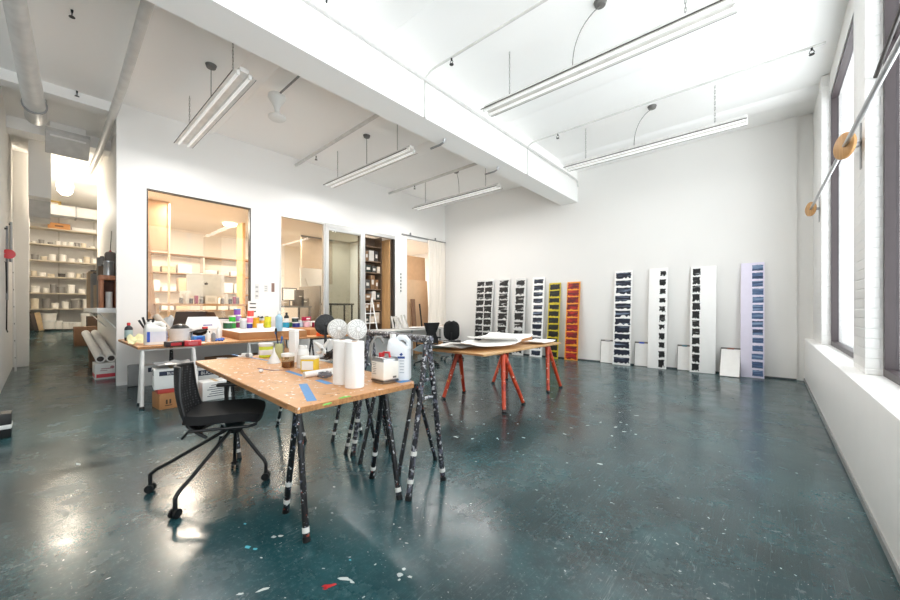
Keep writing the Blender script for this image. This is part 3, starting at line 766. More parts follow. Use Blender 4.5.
def clipboard(u0, u1, vt, vb, label, mclip):
    base = P((u0+u1)/2, vb, 0); y = min(base.y, 9.44)
    pa, pb = PY(u0, vb, y), PY(u1, vb, y); w = pb.x-pa.x
    zt = PY((u0+u1)/2, vt, 9.5).z; lean = 9.51-y; h = math.hypot(zt, lean)
    o = thing('drawing_board', label, 'board', ((pa.x+pb.x)/2, y-.0, .004), 0, 'small boards with paper on the floor by the far wall')
    o.rotation_euler = (-math.asin(min(.9, lean/h)), 0, 0)
    B().box((0, 0, h/2), (w, .008, h), None, .002).done('backing', mat('dark_board_edge', '5b5450', .6), o)
    B().box((.0, -.006, h/2-.015), (w*.94, .003, h*.93)).done('paper', white_paper, o)
    B().box((0, -.009, h-.025), (w*.35, .012, .035), None, .004).done('clip', mclip, o)
clipboard(600, 614, 340, 362, 'small paper board leaning left of the wide dark blue blocks panel', steel)
clipboard(634, 648.5, 342, 366, 'small paper board with a blue clip between the wide blue panel and the small-block panel', blue_pl)
clipboard(677, 691.5, 345, 370, 'small paper board left of the wide white panel', mat('teal_clip', '4e7d8a', .4))
clipboard(719, 740, 348, 377, 'largest small paper board, left of the lavender panel', mat('rust_clip', '8a5240', .5))
# ------------------------------------------------------------------ SMALL THINGS ON THE LONG TABLE
def px(p, n): return n*depth(p)/CF          # photo pixels to metres at a point
def circ_prof(r, h, b=.006): return [(r*.9, 0), (r, b), (r, h-b), (r*.94, h)]
def jar(name, label, cat, p, r, h, body, lid, group=None, band=None, lidh=.22):
    t = thing(name, label, cat, p, rnd.random()*6, group)
    hb = h*(1-lidh)
    B().lathe(circ_prof(r*.95, hb)).done('body', body, t)
    B().lathe([(r*.98, hb), (r*1.02, hb+.004), (r*1.02, h-.004), (r*.95, h)]).done('lid', lid, t)
    if band: B().lathe([(r*.957, hb*.15), (r*.962, hb*.16), (r*.962, hb*.86), (r*.957, hb*.87)], cap=False).done('paper_label', band, t)
    return t
lime = mat('lime_yellow_tub', 'd3dd2e', .35); yellow = mat('yellow_label', 'eccb35', .45)
brownliq = mat('brown_medium', '8a4f22', .3)
clear = glass('clear_plastic', 'f3f1ea')
p = P(266, 357, TZ); jar('paint_tub', 'lime yellow tub with white lid and white label at the back of the long table', 'tub', p, px(p, 6.8), px(p, 14), lime, white_pl, band=None)
B().lathe([(px(p, 6.8)*.957, .03), (px(p, 6.8)*.965, .031), (px(p, 6.8)*.965, .085), (px(p, 6.8)*.957, .086)], cap=False).done('paper_label', white_paper, bpy.data.objects['paint_tub'])
p = P(274, 363, TZ)
t = thing('funnel', 'small white plastic funnel standing upside down on the long table', 'funnel', p)
B().lathe([(.062, 0), (.062, .006), (.012, .11), (.007, .155), (.004, .155), (.009, .108), (.056, .004)], cap=False).done('cone', white_pl, t)
B().box((.065, 0, .005), (.03, .018, .006), None, .002).done('tab', white_pl, t)
p = P(288, 367, TZ)
t = thing('medium_jar', 'clear jar half full of brown liquid with a white lid on the long table', 'jar', p)
r_ = px(p, 6); B().lathe([(r_*.96, 0), (r_, .005), (r_, .10), (r_*.97, .10), (r_*.96, .006)], cap=False).done('jar_wall', clear, t)
B().lathe(circ_prof(r_*.94, .055)).done('liquid', brownliq, t)
B().lathe([(r_*1.03, .10), (r_*1.05, .105), (r_*1.05, .125), (r_*.98, .13)]).done('lid', white_pl, t)
p = P(279, 358, TZ)
t = thing('brush_jar', 'pale green jar holding blue handled paint brushes on the long table', 'jar', p)
B().lathe([(.038, 0), (.04, .005), (.04, .16), (.036, .16), (.036, .01)], cap=False).done('jar_wall', mat('pale_green_jar', 'c9cf9a', .3), t)
B().lathe(circ_prof(.035, .03)).done('jar_bottom', mat('pale_green_jar', 'c9cf9a', .3), t)
for i in range(4):
    a = i*1.6+.3; tp = Vector((math.cos(a)*.045, math.sin(a)*.045, .22+.03*i)); bt_ = Vector((-math.cos(a)*.015, -math.sin(a)*.015, .015))
    b = B().tube([bt_, tp], [.004, .006], 8).done('paint_brush', (blue_pl, mat('pale_wood_handle', 'd9b98c', .5), blue_pl, black_pl)[i], t)
    B().ball(tp, .016, .8, .8, 1.5, 10).done('brush_head', (mat('blue_brush_head', '2f6db0', .6), card, mat('blue_brush_head', '2f6db0', .6), black_pl)[i], b)
p = P(288, 359, TZ)
t = thing('brush_cup', 'brown cup of wooden brushes beside the pale green jar', 'cup', p)
B().lathe([(.034, 0), (.042, .12), (.038, .12), (.032, .01)], cap=False).lathe([(.032, 0), (.032, .012)]).done('cup_wall', mat('tan_cup', 'b79a7c', .5), t)
for i in range(4):
    a = i*1.5+.9; B().tube([(0, 0, .02), (math.cos(a)*.04, math.sin(a)*.04, .17+.015*i)], [.004, .007], 8).done('paint_brush', (card, white_pl, card, black_pl)[i], t)
p = P(294, 362, TZ)
t = thing('tall_carton', 'tall narrow white carton standing behind the brown jar', 'carton', p, R(30))
B().bx(-.035, .035, -.035, .035, 0, .33, .004).done('carton_body', white_paper, t); B().bx(-.036, .036, -.036, .036, .30, .302).done('fold_line', offwhite, t)
p = P(303, 367.5, TZ)
t = thing('white_bottle', 'squat white bottle behind the yellow labelled tub', 'bottle', p)
B().lathe([(.05, 0), (.054, .008), (.054, .14), (.045, .165), (.036, .175)]).done('body', white_pl, t); B().lathe([(.038, .172), (.038, .20), (.034, .205)]).done('cap', white_pl, t)
B().lathe([(.0545, .03), (.0548, .031), (.0548, .12), (.0545, .121)], cap=False).done('paper_label', offwhite, t)
p = P(310, 371, TZ)
t = thing('label_tub', 'square tub with yellow sides and white front label on the long table', 'tub', p, R(38))
B().box((0, 0, .055), (.13, .10, .11), None, .012).done('body', yellow, t); B().box((0, 0, .118), (.134, .104, .024), None, .008).done('lid', white_pl, t)
B().box((.0, -.0515, .055), (.10, .003, .075)).done('paper_label', white_paper, t)
p = P(247, 358, TZ)
t = thing('tape_dispenser', 'small white correction-style tape dispenser at the far left of the long table', 'dispenser', p, R(40))
B().box((0, 0, .03), (.13, .035, .05), None, .02).box((-.075, 0, .018), (.05, .022, .025), None, .008).done('body', white_pl, t)
B().lathe([(.022, -.021), (.022, .021)], (.015, 0, .032), 16, Matrix.Rotation(R(90), 3, 'X')).lathe([(.01, -.023), (.01, .023)], (.015, 0, .032), 12, Matrix.Rotation(R(90), 3, 'X')).done('tape_wheel', grey_pl, t)
p = P(222, 359, TZ)
t = thing('scraper', 'small flat grey and white scraper near the far left corner of the long table', 'tool', p, R(50))
B().box((0, 0, .006), (.10, .025, .012), None, .004).done('handle', white_pl, t); B().box((.07, 0, .004), (.05, .04, .003)).done('blade', steel, t)
p = P(261, 372.5, TZ)
tag(B().ball((0, 0, .014), .02, 1, 1, .7).done('crumpled_lump', white_paper, loc=p), 'small white crumpled lump on the long table in front of the funnel', 'lump')
# white tool with looping jaws among black cables
p = P(324, 362, TZ)
t = thing('spring_clamp', 'white plastic clamp with curved jaws lying among cables on the long table', 'clamp', p, R(35))
B().tube([(-.10, 0, .20), (-.05, .0, .17), (-.01, 0, .13), (.02, 0, .08), (.09, 0, .02)], [.014, .02, .024, .022, .018], 10).done('jaw', white_pl, t)
B().tube([(.06, .01, .23), (.02, .01, .18), (-.01, .01, .13), (-.06, .01, .09), (-.085, .01, .10)], [.014, .02, .022, .018, .012], 10).done('jaw', white_pl, t)
B().cyl((-.01, -.025, .13), (-.01, .035, .13), .014).done('pivot', steel, t)
cb = B(); rr = random.Random(3)
for i in range(7):
    pts = []
    for k in range(12):
        a = k*.75+i; pts.append((.02+math.cos(a)*(.05+.03*rr.random())+i*.008, .02+math.sin(a)*(.05+.02*rr.random()), .012+.05*rr.random()+.012*i))
    cb.tube(pts, .007, 6)
tag(cb.done('cable_bundle', black_pl, loc=p+Vector((.07, .0, 0))), 'bundle of black cables under the white clamp', 'cable')
cb = B()
for i in range(4):
    pts = [(math.cos(k*.8+i*2)*(.05+.02*rr.random()), math.sin(k*.8+i*2)*(.03+.02*rr.random()), .01+.035*rr.random()) for k in range(12)]
    cb.tube(pts, .006, 6)
tag(cb.done('wire_coil', mat('grey_wire', '77767a', .35, .5), loc=P(325, 378, TZ)), 'tangled grey wire in front of the white paper tube', 'wire')
pa, pb = P(304, 378, TZ), P(336, 373, TZ)
t = thing('paper_tube', 'white rolled paper tube lying on the long table left of the paper towels', 'tube', (pa+pb)/2)
B().cyl(pa+Vector((0, 0, .024)), pb+Vector((0, 0, .024)), .024, seg=20).done('roll', white_paper, t, True)
B().cyl(pa+Vector((0, 0, .024))-(pb-pa).normalized()*.0015, pa+Vector((0, 0, .024)), .017, seg=16).done('core', offwhite, t, True)
def towel(u, v, label):
    p = P(u, v, TZ); t = thing('paper_towel_roll', label, 'paper towel roll', p, rnd.random()*6, 'paper towel rolls')
    B().lathe([(.062, 0), (.066, .004), (.0665, .15), (.066, .312), (.062, .316), (.022, .316), (.021, .30)], seg=36, cap=False).lathe([(.060, .001), (.060, .002)], seg=36).done('roll', mat('towel_paper', 'efeeeb', .85, var=.01, bump=.12, bscale=120), t)
    B().lathe([(.021, .29), (.021, .318), (.019, .318), (.019, .29)], cap=False).done('core', card, t)
    B().box((.067, 0, .158), (.003, .03, .31), None, .001).done('loose_edge', white_paper, t)
    return t
towel(354.5, 387, 'white paper towel roll standing in front, beside the metal can')
towel(342.5, 383.5, 'white paper towel roll standing behind and left of the other')
def fan(u, v, zc, base, r, mg, label):
    d = depth(base)
    t = thing('desk_fan', label, 'fan', base, 0, 'small round fans')
    h = zc-base.z; tow = Vector((-base.x, -base.y, .12)); tow.normalize()
    side = Vector((-tow.y, tow.x, 0)).normalized()
    rot = (tow+side*.35).normalized().to_track_quat('Z', 'Y').to_matrix()
    B().lathe([(.06, 0), (.06, .012), (.02, .03), (.014, h*.6), (.014, h-.0)]).done('stand', mg, t)
    B().lathe([(r*.5, -.04), (r*.97, -.028), (r, -.012), (r, .004), (r*.93, .014), (r*.5, .024), (r*.25, .026)], (0, 0, h), 30, rot).done('shell', mg, t)
    k = B()
    for i in range(5):
        rr_ = r*(.3+.16*i); zz = .016+.008*(1-i/4)
        k.tube([rot @ Vector((math.cos(a*2*math.pi/28)*rr_, math.sin(a*2*math.pi/28)*rr_, zz))+Vector((0, 0, h)) for a in range(28)], .0022, 5, True)
    for i in range(14):
        a = i*2*math.pi/14; k.tube([rot @ Vector((math.cos(a)*r*.22, math.sin(a)*r*.22, .029))+Vector((0, 0, h)), rot @ Vector((math.cos(a+.35)*r*.6, math.sin(a+.35)*r*.6, .026))+Vector((0, 0, h)), rot @ Vector((math.cos(a+.5)*r*.95, math.sin(a+.5)*r*.95, .013))+Vector((0, 0, h))], .0022, 5)
    k.done('guard', mat('guard_grey', 'c6c5c2', .4) if mg is not black_pl else mat('charcoal', '2b2c2d', .5), t)
    B().lathe([(r*.22, .02), (r*.2, .032), (r*.1, .036)], (0, 0, h), 16, rot).done('hub', mg, t)
fan(335, 328, 1.195, P(338, 374.5, TZ), .083, white_pl, 'round white fan-like disc behind the paper towels, on the left')
fan(357, 328, 1.195, P(357, 376, TZ), .083, white_pl, 'round white fan-like disc behind the paper towels, on the right')
fan(325, 326, 1.19, P(325.5, 358.5, TZ), .115, black_pl, 'round black fan-like disc behind the white discs')
# square metal can
p = P(381, 384.5, TZ)-Vector((.05, -.075, 0))
t = thing('metal_can', 'square metal solvent can with white label and red handle on the long table', 'can', p, R(-2))
B().box((0, 0, .092), (.15, .135, .18), R(0), .008).done('body', steel, t)
B().box((0, 0, .095), (.153, .138, .135), None, .008).done('paper_label', mat('cream_label', 'efeae0', .5), t)
B().box((0, 0, .020), (.1545, .1395, .010), None, .003).done('label_band', mat('dark_label_band', '45423d', .5), t)
B().box((0, 0, .184), (.142, .127, .006), None, .003).done('lid_plate', steel, t)
B().lathe([(.02, .185), (.02, .21), (.017, .213)], (-.045, 0, 0), 16).done('cap', red_pl, t)
B().tube([(-.02, 0, .186), (-.015, 0, .218), (.05, 0, .222), (.06, 0, .186)], .009, 8).done('handle', red_pl, t)
k = B()
for i in range(7): k.box((-.035, -.0698, .145-i*.013), (.05-.01*(i % 3), .0012, .003))
k.box((.0772, .03, .045), (.0012, .032, .014)).done('label_print', mat('grey_print', '6d6a66', .6), t)
# gallon jug
def jug(p, rz, label, w, dp, h, mb, mcap, name='jug'):
    t = thing(name, label, 'jug', p, rz)
    b = B(); n = 28
    def sec(sx, sy, z, ox=0):
        out = []
        for k in range(n):
            a = 2*math.pi*k/n; ca, sa = math.cos(a), math.sin(a); e = .45
            out.append(Vector((ox+sx/2*math.copysign(abs(ca)**e, ca), sy/2*math.copysign(abs(sa)**e, sa), z)))
        return out
    prof = [(.92, .92, 0, 0), (1, 1, .015, 0), (1, 1, .62, 0), (.97, .97, .70, 0), (.66, .86, .80, -.12), (.42, .60, .87, -.22), (.24, .34, .91, -.26), (.22, .32, .94, -.26)]
    rings = [[b.bm.verts.new(q) for q in sec(w*a, dp*c, h*z, w*o)] for a, c, z, o in prof]
    for r0, r1 in zip(rings, rings[1:]):
        for k in range(n): b.bm.faces.new((r0[k], r0[(k+1) % n], r1[(k+1) % n], r1[k]))
    b.bm.faces.new(rings[0][::-1]); b.bm.faces.new(rings[-1])
    b.done('body', mb, t)
    B().tube([(w*-.10, 0, h*.88), (w*.05, 0, h*.935), (w*.25, 0, h*.93), (w*.41, 0, h*.84), (w*.43, 0, h*.68)], [dp*.14, dp*.17, dp*.17, dp*.17, dp*.15], 12).done('handle', mb, t)
    B().lathe([(w*.125, h*.93), (w*.135, h*.935), (w*.135, h*.995), (w*.12, h)], (-w*.26, 0, 0), 20).done('cap', mcap, t)
    return t
p = P(397, 380.5, TZ)+Vector((-.03, .045, 0))
t = jug(p, R(38), 'large white plastic jug with blue label marks at the right end of the long table', .18, .13, .345, mat('milky_plastic', 'e6e9ec', .35, var=.01), white_pl)
k = B(); k.box((.03, -.0655, .175), (.055, .0015, .016)).box((.03, -.0655, .198), (.018, .0015, .02), Matrix.Rotation(R(45), 3, 'Y'))
k.box((-.045, -.0655, .13), (.022, .0015, .05)).box((-.03, -.0655, .065), (.05, .0015, .02)).done('label_print', mat('blue_print', '2a4d96', .5), t)
k = B()
for i in range(5): k.box((.035, -.0655, .15-i*.022), (.035-.006*(i % 2), .0015, .005))
k.done('small_print', mat('faint_print', 'a7b0bd', .6), t)
# grey flexible lamp arm behind the can
tag(B().tube([P(375, 372, TZ)+Vector((0, 0, .0)), P(371, 372, TZ)+Vector((0, 0, .14)), P(372, 372, TZ)+Vector((0, 0, .25)), P(376, 372, TZ)+Vector((0, 0, .30)), P(381, 372, TZ)+Vector((0, 0, .30)), P(384, 372, TZ)+Vector((0, 0, .25))], .013, 10).done('hose', mat('grey_hose', '9a9a98', .4)), 'grey flexible hose looping up behind the metal can', 'hose')

# ------------------------------------------------------------------ BENCH ALONG THE PARTITION
T2 = .83
bench_a, bench_b = P(135.7, 347.3, T2), P(260, 340, T2)
bx1 = -6.58
t2 = tag(bpy.data.objects.new('long_bench', None), 'deep wooden bench along the glazed partition, crowded with paints', 'table'); C.objects.link(t2); t2.location = (-7.5, 2.7, 0)
B().bx(-8.55, bx1, .90, 4.45, T2-.035, T2, .003).done('board', tabletop_mat, t2, True)
B().bx(bx1, bx1+.004, .91, 4.44, T2-.033, T2-.003).bx(-8.5, bx1-.02, .896, .90, T2-.033, T2-.003).done('board_edge', ply_edge, t2, True)
bb = T2-.035-.02
wt = mat('white_trestle', 'e6e5e2', .4)
GB = 'trestles under the wall bench'
trestle('white trestle under the left end of the wall bench', (((-6.38, .91), (-6.72, .93)), ((-6.38, 1.55), (-6.72, 1.57))), ((-6.62, .95, bb), (-6.62, 1.55, bb)), wt, wt, GB, tape=False, ties=False, r=.024, rb=.012)
trestle('trestle under the middle of the wall bench, beyond the white one', (((-6.45, 2.35), (-6.85, 2.35)), ((-6.45, 3.0), (-6.85, 3.0))), ((-6.64, 2.35, bb), (-6.64, 3.0, bb)), wt, wt, GB, tape=False, ties=False)
trestle('black trestle under the right half of the wall bench', (((-6.5, 3.5), (-6.9, 3.5)), ((-6.5, 4.1), (-6.9, 4.1))), ((-6.7, 3.5, bb), (-6.7, 4.1, bb)), trestle_black, trestle_black, GB, tape=False, ties=False)
trestle('black trestle against the wall under the wall bench', (((-8.1, 1.6), (-8.45, 1.6)), ((-8.1, 3.9), (-8.45, 3.9))), ((-8.28, 1.6, bb), (-8.28, 3.9, bb)), trestle_black, trestle_black, GB, tape=False, ties=False)

# boxes under the bench
navy_ink = mat('navy_label', '1f2740', .5); white_box = mat('white_carton', 'e7e6e3', .6, var=.03)
def carton(label, c, size, rz, m, band=None, word=None, group=None, lidm=None, name='storage_box'):
    t = thing(name, label, 'box', c, rz, group)
    w, d, h = size
    B().box((0, 0, h/2), (w, d, h), None, .004).done('carton', m, t)
    if lidm: B().box((0, 0, h+.002), (w+.012, d+.012, .05), None, .004).done('lid', lidm, t)
    else:
        B().box((0, 0, h+.001), (w*.98, .05, .002)).done('packing_tape', mat('packing_tape', 'c9a777', .3), t)
    if band:
        for ax in (0, 1):
            o = B()
            if ax == 0: o.box((0, -d/2-.001, h*.78), (w*.72, .003, h*.22))
            else: o.box((w/2+.001, 0, h*.78), (.003, d*.72, h*.22))
            o.done('printed_band', band, t)
            if word: text(t, word, h*.17, white_paper, (0, -d/2-.004, h*.77) if ax == 0 else (w/2+.004, 0, h*.77), (R(90), 0, 0 if ax == 0 else R(90)))
    return t
GW = 'white cartons stored under the wall bench'
pb_ = P(162, 411, 0)+Vector((-.24, .17, 0))
carton('brown cardboard box on the floor under the left end of the wall bench', pb_, (.34, .40, .21), R(4), mat('kraft_box', 'b07c4e', .75))
k = B()
for yy in (-.12, -.08, .06, .10): k.box((.1715, yy, .10), (.002, .02, .06))
k.box((.1715, -.10, .05), (.002, .08, .01)).done('box_print', mat('dark_print', '43301f', .7), [o for o in bpy.data.objects if o.name.startswith('storage_box')][-1])
carton('flat red box on top of the brown cardboard box', pb_+Vector((-.03, .02, .212)), (.35, .42, .055), R(-3), mat('red_box', 'b8433a', .6), name='flat_box')
carton('white carton with dark blue band stacked on the flat red box', pb_+Vector((-.03, -.02, .272)), (.38, .40, .27), R(-6), white_box, navy_ink, 'BLICK', GW)
carton('white carton with dark band at the back left under the wall bench', P(150, 386, 0)+Vector((-.2, .1, 0)), (.32, .34, .36), R(0), white_box, navy_ink, 'BLICK', GW)
carton('white carton with dark blue band behind the back of the mesh chair', P(197, 392, 0)+Vector((-.1, .12, 0)), (.32, .34, .40), R(2), white_box, navy_ink, 'BLICK', GW)
q = carton('low white carton with printed lines on the floor right of the mesh chair back', P(209, 400, 0)+Vector((-.12, .1, 0)), (.3, .38, .27), R(0), white_box, None, None, GW)
k = B()
for i in range(6): k.box((.1515, .0, .06+i*.032), (.002, .26-.05*(i % 3), .009))
k.done('box_print', navy_ink, q)
tag(B().sheet(lambda u, v: (-.21+.42*u, -.2+.4*v, .03+.04*noise.noise(Vector((u*4, v*4, 1)))), 14, 14, .004).done('plastic_sheet', mat('grey_plastic_sheet', 'a9aaab', .3), loc=pb_+Vector((-.02, .0, .57))), 'crumpled grey plastic sheet over the white carton under the bench', 'sheet')
tag(B().box((0, 0, .19), (.10, .20, .38), None, .02).done('grey_case', mat('grey_case', '8f908f', .5), loc=P(129, 388, 0)+Vector((-.15, .1, 0))), 'grey case standing on the floor at the left end of the bench', 'case')
tag(B().box((0, 0, .25), (.03, .9, .5), R(0), .006).done('brown_board', card_d, loc=(-7.6, 2.4, .0)), 'dark brown board standing on edge under the wall bench', 'board')
# ------------------------------------------------------------------ THINGS ON THE WALL BENCH
def bottle(name, label, cat, p, r, h, mb, mc, group=None, band=None):
    t = thing(name, label, cat, p, rnd.random()*6, group)
    B().lathe([(r*.92, 0), (r, .006), (r, h*.68), (r*.8, h*.76), (r*.42, h*.82), (r*.38, h*.86)]).done('body', mb, t)
    B().lathe([(r*.45, h*.85), (r*.45, h*.97), (r*.35, h)]).done('cap', mc, t)
    if band: B().lathe([(r*1.005, h*.18), (r*1.015, h*.19), (r*1.015, h*.58), (r*1.005, h*.59)], cap=False).done('paper_label', band, t)
    return t
bottle('spray_bottle', 'dark bottle with red cap and pale band at the left end of the wall bench', 'bottle', P(128.7, 340.5, T2), .055, .30, mat('dark_bottle', '2a2c33', .3), red_pl, band=mat('pale_teal_label', 'a9c4c6', .5))
p = P(136, 344.5, T2)
tag(B().sheet(lambda u, v: (-.09+.18*u, -.1+.2*v, .07+.085*noise.noise(Vector((u*3+2, v*3, 5)))+.05*math.sin(u*5)), 14, 14, .003).done('crumpled_paper', mat('pale_yellow_paper', 'e9e4b4', .7), loc=p), 'crumpled pale yellow paper at the left corner of the wall bench', 'paper')
p = P(155, 344.5, T2)
t = jug(p, R(90), 'white jug with black handle grip and blue edged label on the wall bench', .26, .18, .34, mat('white_jug', 'edece8', .35), white_pl, name='handled_jug')
B().box((0, -.0905, .12), (.22, .003, .15)).box((.131, 0, .12), (.003, .15, .15)).done('paper_label', mat('lilac_white_label', 'dfe1ee', .5), t)
B().box((-.09, -.092, .12), (.035, .003, .15)).box((.133, -.06, .12), (.003, .035, .15)).done('label_edge', blue_pl, t)
B().box((.133, .01, .27), (.012, .07, .025), None, .006).done('handle_hole', black_pl, t)
p = P(148.5, 340.5, T2)
t = thing('brush_bundle', 'black handled brushes standing in a pot behind the white jug', 'brushes', p)
B().lathe([(.05, 0), (.055, .2), (.05, .2)]).done('pot', black_pl, t)
for i in range(5): 
    a = -1.2+i*.6; B().tube([(0, 0, .1), (math.sin(a)*.12*.75, math.sin(a)*.12, .34+.05*(i % 2))], [.01, .018], 8).done('brush_handle', black_pl, t)
pa = P(172, 341, T2)
t = thing('cardboard_tube', 'grey-beige rolled tube leaning above the plastic tub on the wall bench', 'tube', pa)
B().cyl(pa+Vector((-.1, .05, .05)), pa+Vector((-.3, -.16, .42)), .05, seg=20).done('tube_wall', mat('greige_tube', 'b9aea0', .7), t, True)
B().cyl(pa+Vector((-.3, -.16, .42)), pa+Vector((-.302, -.1621, .4237)), .043, seg=20).done('tube_end', mat('olive_inside', '9b8f63', .7), t, True)
p = P(180, 341.5, T2)
t = thing('plastic_tub', 'milky plastic tub of black and clear wrappings on the wall bench', 'tub', p, R(90))
tubm = mat('milky_tub', 'dcdfe0', .3)
B().lathe([(.13, 0), (.155, .2), (.162, .2), (.162, .215), (.15, .215), (.125, .01)], seg=28, cap=False).lathe([(.128, 0), (.128, .012)], seg=28).done('tub_wall', tubm, t)
B().box((.157, 0, .10), (.008, .12, .08), None, .003).done('tub_label', mat('blue_white_label', 'b9cde2', .5), t)
B().ball((0, 0, .2), .13, 1, 1, .7, 18).done('wrapping', mat('black_wrap', '2b2a2a', .3, bump=.6, bscale=20), t)
tag(B().sheet(lambda u, v: (-.24+.48*u, -.26+.52*v, .2*math.sin(u*3.1)*math.sin(v*3.1)+.17*noise.noise(Vector((u*4.3, v*4.3, 9)))), 18, 18, .003).done('clear_wrap', mat('grey_clear_wrap', 'c3c4c5', .2), loc=P(178, 338, T2)+Vector((-.2, -.12, .16))), 'crumpled greyish packaging film piled above the plastic tub', 'packaging')
def smallbox(name, label, u, v, size, rz, m, cat='box', z=T2, m2=None):
    t = thing(name, label, cat, P(u, v, z), rz)
    B().box((0, 0, size[2]/2), size, None, .004).done('box_body', m, t)
    B().box((size[0]*.5+.001, 0, size[2]*.5), (.002, size[1]*.55, size[2]*.55)).done('box_label', m2 or white_paper, t)
    return t
smallbox('tape_box', 'small black and red box at the front edge of the wall bench', 175, 346.5, (.12, .23, .075), R(4), mat('black_red_box', '2c2022', .5), m2=red_pl)
smallbox('red_box', 'small red box right of the black and red one on the wall bench', 192.5, 345.8, (.11, .20, .08), R(-4), red_pl, m2=mat('pale_red', 'd9666a', .5))
smallbox('blue_box', 'blue box behind the red box on the wall bench', 198, 341.5, (.12, .16, .09), R(8), mat('bright_blue_box', '2f7fd0', .5), m2=blue_pl)
tag(B().sheet(lambda u, v: (-.17+.34*u, -.2+.4*v, .10+.12*noise.noise(Vector((u*2.6, v*2.6, 3)))), 14, 14, .006).done('black_bag', black_fab, loc=P(196, 341, T2)+Vector((-.15, 0, .03))), 'crumpled black bag in front of the open carton on the wall bench', 'bag')
p = P(204, 339, T2)
t = thing('spray_trigger', 'white spray bottle with red trigger on the wall bench', 'bottle', p, R(120))
B().lathe([(.045, 0), (.05, .01), (.05, .10), (.02, .15), (.016, .17)]).done('body', white_pl, t); B().box((.02, 0, .195), (.10, .03, .045), None, .01).box((.05, 0, .16), (.02, .02, .05), R(0), .004).done('trigger', red_pl, t)
bottle('white_bottle', 'slim white bottle left of the blue gloves on the wall bench', 'bottle', P(208, 342, T2), .03, .19, white_pl, white_pl)
bottle('white_bottle', 'grey labelled slim bottle between the two slim white bottles', 'bottle', P(213.5, 341.5, T2), .032, .17, grey_pl, white_pl)
bottle('white_bottle', 'taller slim white bottle under the carton corner on the wall bench', 'bottle', P(218.5, 340, T2), .03, .23, white_pl, white_pl)
g = B()
for i in range(4): g.tube([(0, i*.02-.03, .02), (.06, i*.03-.05, .035), (.12, i*.045-.08, .015)], [.016, .015, .011], 8)
g.ball((-.05, 0, .025), .05, 1.3, 1, .5).done('glove_tmp', mat('blue_glove', '3468c4', .5))
o = bpy.data.objects['glove_tmp']; o.name = 'rubber_gloves'; o.location = P(220.5, 340.9, T2); o.rotation_euler = (0, 0, R(-30)); tag(o, 'pair of crumpled blue gloves at the front edge of the wall bench', 'gloves')
# open white carton
p = Vector((-7.85, 1.90, T2))
t = thing('open_carton', 'open white carton with raised flaps and purple label on the wall bench', 'box', p, R(8))
w, d, h = .50, .62, .17; th = .008
wb = mat('white_board', 'eceae6', .6)
b = B(); b.bx(-w/2, w/2, -d/2, d/2, 0, th); b.bx(-w/2, -w/2+th, -d/2, d/2, th, h); b.bx(w/2-th, w/2, -d/2, d/2, th, h); b.bx(-w/2+th, w/2-th, -d/2, -d/2+th, th, h); b.bx(-w/2+th, w/2-th, d/2-th, d/2, th, h); b.done('carton', wb, t)
b = B().prism([(w/2, -d/2, h), (w/2, d/2, h), (w/2-.07, d/2-.05, h+.22), (w/2-.09, -d/2+.10, h+.22)], (.006, 0, 0)); b.done('flap', wb, t)
b = B().prism([(w/2, d/2, h), (-w/2, d/2, h), (-w/2+.05, d/2-.09, h+.30), (w/2-.12, d/2-.09, h+.30)], (0, .006, 0)); b.done('flap', mat('brown_inside', '6b4a34', .7), t)
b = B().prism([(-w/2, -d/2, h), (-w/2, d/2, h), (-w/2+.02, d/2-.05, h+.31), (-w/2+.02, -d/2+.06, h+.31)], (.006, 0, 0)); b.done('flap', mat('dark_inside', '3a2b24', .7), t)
B().prism([(w/2-.0155, .0, h+.06), (w/2-.0155, .15, h+.06), (w/2-.044, .15, h+.13), (w/2-.044, .0, h+.13)], (.004, 0, 0)).done('carton_label', mat('purple_label', '4b2f8f', .5), t)
# flat cardboard boxes carrying the paint tubs
def flatbox(label, c, size, rz, m, top=None):
    t = thing('flat_cardboard_box', label, 'box', c, rz)
    B().box((0, 0, size[2]/2), size, None, .004).done('carton', m, t)
    if top: B().box((0, 0, size[2]+.003), (size[0]*.97, size[1]*.97, .006), None, .002).done('paper_sheet', top, t)
    return t
ft = P(258, 339.6, T2)
flatbox('large flat cardboard package topped with white paper, carrying most of the paint tubs', Vector((-7.59, 2.873, T2)), (1.85, 1.15, .125), R(-5), mat('kraft_box', 'b07c4e', .75), white_paper)
flatbox('flat cardboard box right of the large flat package on the wall bench', Vector((-7.68, 3.80, T2)), (1.55, .44, .118), R(0), mat('kraft_box', 'b07c4e', .75))
flatbox('reddish brown cardboard box at the right end of the wall bench', Vector((-7.75, 4.23, T2)), (1.4, .36, .098), R(0), mat('red_brown_box', '8f4f33', .7))
smallbox('orange_box', 'small bright orange box at the right end of the wall bench', 320.5, 336, (.1, .12, .07), R(10), mat('bright_orange', 'ef5a24', .5), m2=mat('orange_label', 'f08c4a', .5))
